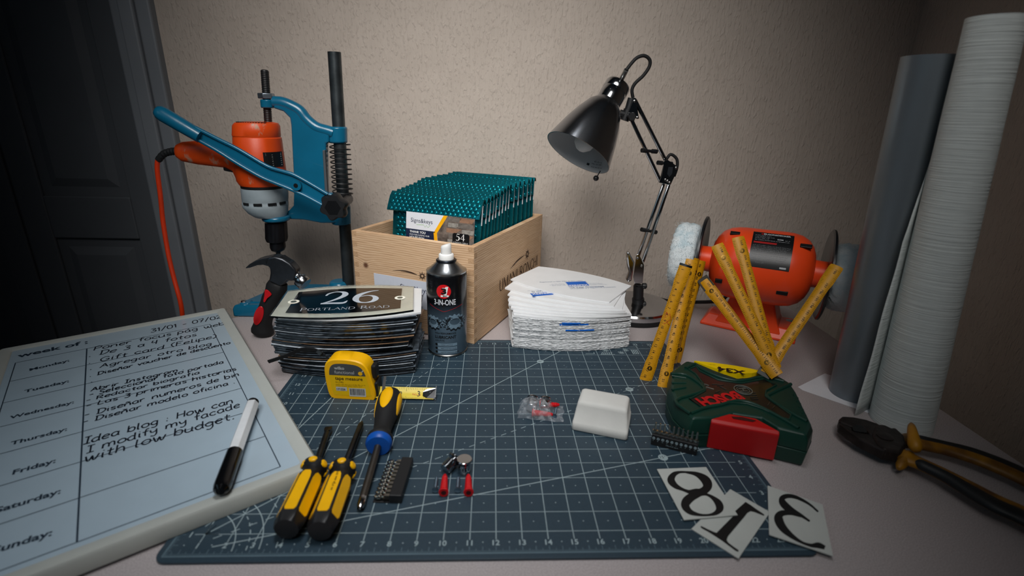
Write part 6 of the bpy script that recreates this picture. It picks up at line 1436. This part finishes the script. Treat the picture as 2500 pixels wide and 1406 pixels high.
def bagz(x, y, top):
    ex_ = max(0, 1 - (abs(x + .006) / .024) ** 3) * max(0, 1 - (abs(y) / .019) ** 3); 
    n_ = noise.noise(V((x * 130, y * 130, 3.1 if top else 9.2))) * .0012
    return (.0008 + .0172 * ex_ ** .5 + n_ * (1 if ex_ > 0 else .6) + .0008) if top else .0003
for top in (0, 1):
    for j in range(ny + 1):
        for i in range(nx + 1):
            x_ = -.030 + .062 * i / nx; y_ = -.019 + .039 * j / ny
            x2 = x_ + .0012 * sin(y_ * 300) * (abs(x_) > .028); vs.append(V((x2, y_ + .001 * sin(x_ * 250), max(.0003 if not top else .0006, bagz(x_, y_, top)))))
fs = []
for top in (0, 1):
    base_ = top * (nx + 1) * (ny + 1)
    for j in range(ny):
        for i in range(nx):
            a = base_ + j * (nx + 1) + i; f = (a, a + 1, a + nx + 2, a + nx + 1); fs.append(f if top else f[::-1])
b.add([v for v in vs[(nx + 1) * (ny + 1):]], [tuple(i - (nx + 1) * (ny + 1) for i in f) for f in fs[nx * ny:]])
def bagmat():
    m = bpy.data.materials.new('clear_film'); m.use_nodes = True; nt = m.node_tree; N = nt.nodes; L = nt.links; N.remove(N['Principled BSDF'])
    t = N.new('ShaderNodeBsdfTransparent'); t.inputs[0].default_value = (.95, .97, 1, 1); g_ = N.new('ShaderNodeBsdfPrincipled'); g_.inputs['Roughness'].default_value = .12; g_.inputs['Base Color'].default_value = (.7, .75, .8, 1); g_.inputs['Specular IOR Level'].default_value = .8
    mx = N.new('ShaderNodeMixShader'); nz = N.new('ShaderNodeTexNoise'); nz.inputs['Scale'].default_value = 160; mr = N.new('ShaderNodeMapRange'); mr.inputs[1].default_value = .45; mr.inputs[2].default_value = .75; mr.inputs[3].default_value = .14; mr.inputs[4].default_value = .45
    tc = N.new('ShaderNodeTexCoord'); L.new(tc.outputs['Object'], nz.inputs['Vector']); L.new(nz.outputs['Fac'], mr.inputs[0]); L.new(mr.outputs[0], mx.inputs[0]); L.new(t.outputs[0], mx.inputs[1]); L.new(g_.outputs[0], mx.inputs[2]); L.new(mx.outputs[0], N['Material Output'].inputs[0])
    bp = N.new('ShaderNodeBump'); bp.inputs['Strength'].default_value = .6; bp.inputs['Distance'].default_value = .001; L.new(nz.outputs['Fac'], bp.inputs['Height']); L.new(bp.outputs[0], g_.inputs['Normal']); return m
b.build('bag_film', bagmat(), bg, smooth=60, local=True)

# ================= WHITE BLOCK =================
ea = Z(1394, 1050, MT); eb = Z(1531, 1078, MT); ec = Z(1545, 1030, MT); ed = (eb - ea).normalized(); en = V((-ed.y, ed.x, 0)); EL = (eb - ea).length; ED = .056
er = thing('white_eraser_block', 'chunky white block with sloping sides standing on the cutting mat', 'eraser', ea[:], (0, 0, atan2(ed.y, ed.x)))
H_ = .045
def esq(x0, x1, y0, y1, z, r_=.004, n=5):
    P = []
    for cx, cy, a in ((x1 - r_, y1 - r_, 0), (x0 + r_, y1 - r_, 90), (x0 + r_, y0 + r_, 180), (x1 - r_, y0 + r_, 270)):
        for k in range(n + 1): t = radians(a + 90 * k / n); P.append(V((cx + r_ * cos(t), cy + r_ * sin(t), z)))
    return P
b = MB(); E_ = EL
b.loft([esq(.001, E_ - .001, .001, ED - .001, .0003), esq(0, E_, 0, ED, .002), esq(.0006, E_ - .0006, .0008, ED - .0008, .012), esq(.0010, E_ - .0010, .0013, ED - .0013, .0123), esq(.0040, E_ - .0040, .0070, ED - .0095, .0350), esq(.0046, E_ - .0046, .0080, ED - .0105, .0375), esq(.0062, E_ - .0062, .0096, ED - .012, .0393), esq(.0090, E_ - .0090, .0125, ED - .015, .0402)])
b.build('foam_body', mat('matte_white', 'cfcfcb', .8, var=.02, vs=50, bump=.25, bs=120), er, smooth=60, local=True)

# ================= NUMBER CARDS =================
def card(name, label, c4, z, ch, dig):
    P = [Z(u, v, z + .0012) for u, v in c4]; o = sum(P, V((0, 0, 0))) / 4
    r = thing(name, label, 'number card', (o.x, o.y, z)); b = MB()
    b.loft([[V((p.x, p.y, z + .0002)) for p in P], [V((p.x, p.y, z + .0012)) for p in P]]); b.build('card_sheet', mat('card_vinyl', 'b9bdb9', .4, var=.02), r, smooth=0)
    q = MB(); dig(q, P, z + .00125); q.build('printed_figure', m_ink, r, smooth=0)
def quadmap(P, z):
    # P: corners given clockwise in the picture; returns f(s,t) bilinear
    return lambda s_, t: V(((P[0] * (1 - s_) * (1 - t) + P[1] * s_ * (1 - t) + P[2] * s_ * t + P[3] * (1 - s_) * t).xy.to_3d())) + V((0, 0, z))
def figure(key_pts, f, q):
    for idx, KP in enumerate(key_pts):
        P = catmull([V(p) for p in KP], 8) if len(KP) > 2 else [V(p) for p in KP]; n = len(P); L_ = []; R__ = []
        for i in range(n):
            t = P[min(i + 1, n - 1)] - P[max(i - 1, 0)]; t.z = 0; t.normalize(); w = P[i].z / 2
            L_.append((P[i].x - t.y * w, P[i].y + t.x * w)); R__.append((P[i].x + t.y * w, P[i].y - t.x * w))
        q.add([f(*p) + V((0, 0, 1e-5 * idx + 4e-7 * i)) for i, p in enumerate(L_)] + [f(*p) + V((0, 0, 1e-5 * idx + 4e-7 * i)) for i, p in enumerate(R__)], [(i, i + 1, n + i + 1, n + i) for i in range(n - 1)])
def pxf(z):
    # figure drawn from picture points of the crop that starts at (1560,1100)
    return lambda x, y: Z(1560 + x / 4.594, 1100 + y / 4.594, z)
def dig8(q, P, z): figure([[(520,240,22),(640,262,50),(735,320,95),(770,385,105),(740,440,90),(660,475,80),(590,470,50),(500,440,34),(410,395,60),(360,330,85),(390,270,60),(450,243,30),(520,240,22)], [(690,480,60),(590,520,95),(530,575,105),(525,630,90),(580,690,60),(680,720,32),(780,722,26),(860,700,50),(905,650,85),(890,590,80),(830,530,45),(760,492,30),(690,480,60)], [(560,462,40),(640,470,90),(720,470,70)]], pxf(z), q)
def _old(q, P, z): figure([[(640,470,60),(560,420,75),(400,370,70),(365,320,90),(400,265,60),(510,238,26),(650,262,45),(745,320,100),(770,390,90),(700,445,70),(640,470,100),(540,540,120),(520,600,100),(580,680,60),(700,715,28),(820,705,45),(900,650,80),(890,600,85),(820,540,40),(740,500,28),(640,470,40)]], pxf(z), q)
def dig1(q, P, z):
    f = pxf(z)
    for O in ([(1195,575),(1245,605),(1330,665),(1400,712),(1408,724),(1398,730),(1290,688),(1250,680),(1215,700),(1185,740),(1000,960),(870,920),(1050,740),(1098,712),(1075,680)], [(1000,960),(985,1000),(1000,1030),(1060,1075),(1120,1118),(1112,1136),(1085,1125),(930,1010),(800,925),(700,868),(688,850),(700,845),(780,885),(840,912),(870,920)]): q.face([f(*p) for p in O][::-1])
def dig3(q, P, z): figure([[(2010,685,20),(1910,600,26),(1780,530,38),(1680,508,48),(1610,530,60),(1610,580,78),(1660,635,82),(1730,680,60),(1820,728,36),(1915,792,22)], [(1820,732,36),(1700,700,46),(1600,705,72),(1565,760,100),(1610,860,88),(1710,955,56),(1830,1030,30),(1930,1062,40),(2010,1062,66),(2085,1088,44)]], pxf(z), q)
card('number_card', 'white card with a bold black 8, left of the three number cards', ((1604, 1145), (1724, 1140), (1801, 1257), (1670, 1269)), MT + .0018, '8', dig8)
card('number_card', 'white card with a black figure 1, lowest and between the other two cards', ((1783, 1194), (1880, 1250), (1803, 1363), (1688, 1291)), MT + .0001, '1', dig1)
card('number_card', 'white card with a black 3 turned round, hanging off the right corner of the mat', ((1874, 1185), (2008, 1231), (2034, 1357), (1878, 1305)), MT + .0016, '3', dig3)

# ================= PAPER AND ROLLS =================
r = thing('paper_sheet', 'sheet of white paper on the table under the grey vinyl roll', 'paper', (.53, .06, 0))
b = MB(); P = [Z(u, v, .001) for u, v in ((1948, 944), (1956, 952), (2015, 911), (2150, 950), (2165, 985), (2118, 1006))]; P = [Z(2014, 911, .001), Z(2185, 965, .001), Z(2120, 1007, .001), Z(1960, 952, .001), Z(1948, 944, .001)]
b.prism([V((p.x, p.y, .0003)) for p in P], (0, 0, .0004)); b.build('sheet', m_paper, r, smooth=0)
b = MB(); b.tube([Z(2092, 1000, .0009), Z(2130, 975, .0009), Z(2150, 955, .0009)], .0003, 5); b.tube([Z(2105, 1003, .0009), Z(2148, 972, .0009)], .0003, 5); b.build('pen_lines', m_ink, r, smooth=0)
# grey vinyl roll
def pxring(uL, vL, uR, vR, y, n=48):
    a = Y(uL, vL, y); c = Y(uR, vR, y); o = (a + c) / 2; r_ = (c - a).length / 2; return o, r_
vb = Z(2091, 972, 0); vb = V((.545, .058, .0008)); vr0 = .0300
vt = Y(2276, 138, .040); vr1 = (Y(2343, 134, .040) - Y(2208, 144, .040)).length / 2 * .93
ro = thing('vinyl_roll', 'tall roll of metallic grey vinyl standing on the sheet of paper', 'roll', vb[:])
axv = (vt - vb).normalized(); x_, y_, _ = frame(axv, (0, 1, 0)); b = MB()
R_ = []
for f in (0, .25, .5, .75, 1):
    c = vb.lerp(vt, f); rr__ = vr0 + (vr1 - vr0) * f
    ringp = []
    for j in range(64): a = 2 * pi * j / 64; ringp.append(c + (V((1, 0, 0)) * cos(a) + V((0, 1, 0)) * sin(a)) * rr__)
    R_.append(ringp)
inner = [[vt + (p - vt) * .93 for p in R_[-1]], [vt + (p - vt) * .80 - axv * .06 for p in R_[-1]]]
b.loft(R_ + inner); b.build('rolled_vinyl', mat('grey_vinyl', '747d84', .36, .45, var=.03, vs=12), ro, smooth=45)
# white paper roll
wb = V((.5640, -.0150, .0006)); wt = Y(2433, 42, -.026); wr0 = .0365; wr1 = (Y(2498, 38, -.026) - Y(2368, 46, -.026)).length / 2 * .90
wo = thing('paper_towel_roll', 'tall white ribbed paper couch roll, rightmost against the dark wall', 'roll', wb[:])
R_ = []
for k in range(25):
    f = k / 24; c = wb.lerp(wt, f); rr__ = wr0 + (wr1 - wr0) * f
    R_.append([c + V((cos(2 * pi * j / 72), sin(2 * pi * j / 72), 0)) * rr__ * (1 + .004 * sin(f * 37 + j)) for j in range(72)])
inner = [[wt + (p - wt) * .35 + V((0, 0, .001)) for p in R_[-1]], [wt + (p - wt) * .35 - V((0, 0, .08)) for p in R_[-1]]]
def creped():
    m = mat('creped_paper', 'd2d8d6', .85, var=.03, vs=60); nt = m.node_tree; N = nt.nodes; L = nt.links
    tc = N.new('ShaderNodeTexCoord'); mp = N.new('ShaderNodeMapping'); mp.inputs['Scale'].default_value = (14, 14, 520); L.new(tc.outputs['Object'], mp.inputs[0])
    n = N.new('ShaderNodeTexNoise'); n.inputs['Scale'].default_value = 1; n.inputs['Detail'].default_value = 5; L.new(mp.outputs[0], n.inputs['Vector'])
    bp = N.new('ShaderNodeBump'); bp.inputs['Strength'].default_value = .8; bp.inputs['Distance'].default_value = .0015; L.new(n.outputs['Fac'], bp.inputs['Height']); L.new(bp.outputs[0], N['Principled BSDF'].inputs['Normal']); return m
m_cp = creped()
b = MB(); b.loft(R_ + inner); b.build('rolled_paper', m_cp, wo, smooth=45)
# loose outer flap of the paper, curling off the left side
b = MB(); flp = []
for k in range(21):
    f = k / 20 * .78; c = wb.lerp(wt, f); rr__ = (wr0 + (wr1 - wr0) * f) + .0006; row = []
    reach = .044 - .020 * min(1, f / .52) if f < .52 else max(.002, .0215 * (1 - (f - .52) / .26))
    reach += .0012 * sin(f * 25); a0_ = radians(115)
    for j in range(8): a = radians(60) + (a0_ - radians(60)) * j / 7; row.append(c + V((cos(a), sin(a), 0)) * rr__)
    tdir = V((-sin(a0_), cos(a0_), 0))
    for j in range(1, 7): row.append(c + V((cos(a0_), sin(a0_), 0)) * (rr__ + .0010 * sin(j)) + tdir * reach * j / 6)
    flp.append(row)
b.loft(flp, caps=False, closed=False); o = b.build('loose_flap', m_cp, wo, smooth=60)
md = o.modifiers.new('thickness', 'SOLIDIFY'); md.thickness = .0005

# ================= PLIERS =================
pw = thing('combination_pliers', 'old combination pliers with yellow and black handles, bottom right corner', 'pliers', (.50, -.08, 0))
def PZ(x, y, h): return Z(2020 + x / 3.152, 960 + y / 3.152, h)
PH = .024
m_pl = mat('old_steel', '3a3432', .5, .75, var=.3, vs=70, bump=.3, bs=200)
jaw1 = [(90, 195), (115, 175), (200, 180), (300, 200), (400, 235), (415, 262), (380, 330), (320, 305), (290, 268), (240, 245), (200, 255), (130, 230), (92, 215)]
jaw2 = [(92, 222), (130, 240), (190, 262), (195, 285), (250, 300), (310, 310), (380, 335), (480, 300), (520, 440), (440, 440), (350, 400), (240, 345), (150, 285), (90, 235)]
for P in (jaw1, jaw2):
    b = MB(); b.prism([PZ(x, y, PH) - V((0, 0, .013)) for x, y in P], (0, 0, .013)); b.build('jaw', m_pl, pw, smooth=0, bevel=.002, segs=2)
b = MB(); b.prism([PZ(x, y, PH) - V((0, 0, .015)) for x, y in ((370, 240), (440, 245), (490, 270), (520, 265), (590, 330), (610, 400), (570, 460), (480, 445), (440, 440), (380, 400), (340, 330))], (0, 0, .0165)); b.build('pivot_block', m_pl, pw, smooth=0, bevel=.003, segs=2)
b = MB(); b.lathe(PZ(440, 340, PH), (0, 0, 1), [(.009, 0), (.009, .0025), (.007, .003)], 32); b.build('pivot_rivet', m_pl, pw)
b = MB(); b.prism([PZ(x, y, PH + .0003) for x, y in ((190, 262), (215, 242), (260, 248), (305, 285), (300, 305), (240, 298), (200, 290))], (0, 0, .0004)); b.build('pipe_grip_gap', m_ink, pw, smooth=0)
m_hy = mat('grimy_yellow', 'a8740a', .5, hx2='5d3a0a', vs=30, bump=.2, bs=200); m_hb = mat('grip_black', '15181a', .5, var=.1)
def grip(cy, ck, wy, zc, nm):
    for pts, w, m, nn_, th in ((cy, wy, m_hy, 'handle_cover', .013), ):
        P = catmull([PZ(x, y, z) for x, y, z in pts], 5); ws = [ww for ww in w]; W_ = []
        for i in range(len(P)):
            f = i / (len(P) - 1) * (len(ws) - 1); k = min(int(f), len(ws) - 2); W_.append(ws[k] + (ws[k + 1] - ws[k]) * (f - k))
        up = V((0, 0, 1)); rings = []
        for i, p in enumerate(P):
            t = (P[min(i + 1, len(P) - 1)] - P[max(i - 1, 0)]).normalized(); s_ = t.cross(up).normalized(); u2 = s_.cross(t)
            rings.append([p + s_ * W_[i] / 2 * cos(2 * pi * j / 20) + u2 * th / 2 * sin(2 * pi * j / 20) for j in range(20)])
        bb = MB(); bb.loft(rings); bb.build(nn_, m, pw, smooth=60)
        bb = MB(); rings = []
        for i, p in enumerate(P[6:]):
            i += 6; t = (P[min(i + 1, len(P) - 1)] - P[max(i - 1, 0)]).normalized(); s_ = t.cross(up).normalized(); u2 = s_.cross(t); c = p + s_ * W_[i] * .24 * ck + u2 * .0022
            f_ = min(1, (i - 5) / 5); rings.append([c + (s_ * W_[i] * .36 * cos(2 * pi * j / 16) + u2 * th * .45 * sin(2 * pi * j / 16)) * f_ for j in range(16)])
        bb.loft(rings); bb.build('grip_pad', m_hb, pw, smooth=60)
grip([(560, 380, .016), (640, 370, .018), (720, 390, .018), (900, 430, .017), (1100, 485, .016), (1300, 560, .015), (1500, 650, .014), (1700, 760, .014), (1900, 900, .014)], -1, [.014, .030, .021, .019, .024, .026, .026, .024, .016], 0, 'a')
grip([(540, 450, .016), (620, 500, .017), (720, 545, .016), (900, 630, .015), (1100, 740, .014), (1300, 850, .014), (1500, 940, .013), (1700, 1060, .013), (1850, 1190, .013)], 1, [.014, .026, .020, .021, .028, .032, .032, .028, .018], 0, 'b')
b = MB(); P = catmull([PZ(690, 450, .030), PZ(670, 380, .036), PZ(655, 300, .040), PZ(645, 235, .040)], 4); b.tube(P, [(.0035, .0058, .0068, .0072, .0070, .0066, .0062, .0058, .0054, .0050, .0046, .0038, .0020)[min(i, 12)] for i in range(len(P))], 14); b.tube(catmull([PZ(640, 470, .020), PZ(590, 520, .016), PZ(545, 580, .012)], 4), [.0055, .0062, .0062, .006, .006, .0058, .0055, .0045, .0022], 14); b.build('finger_guard', m_hy, pw, smooth=60)
# ---- rename duplicates of the setting ----
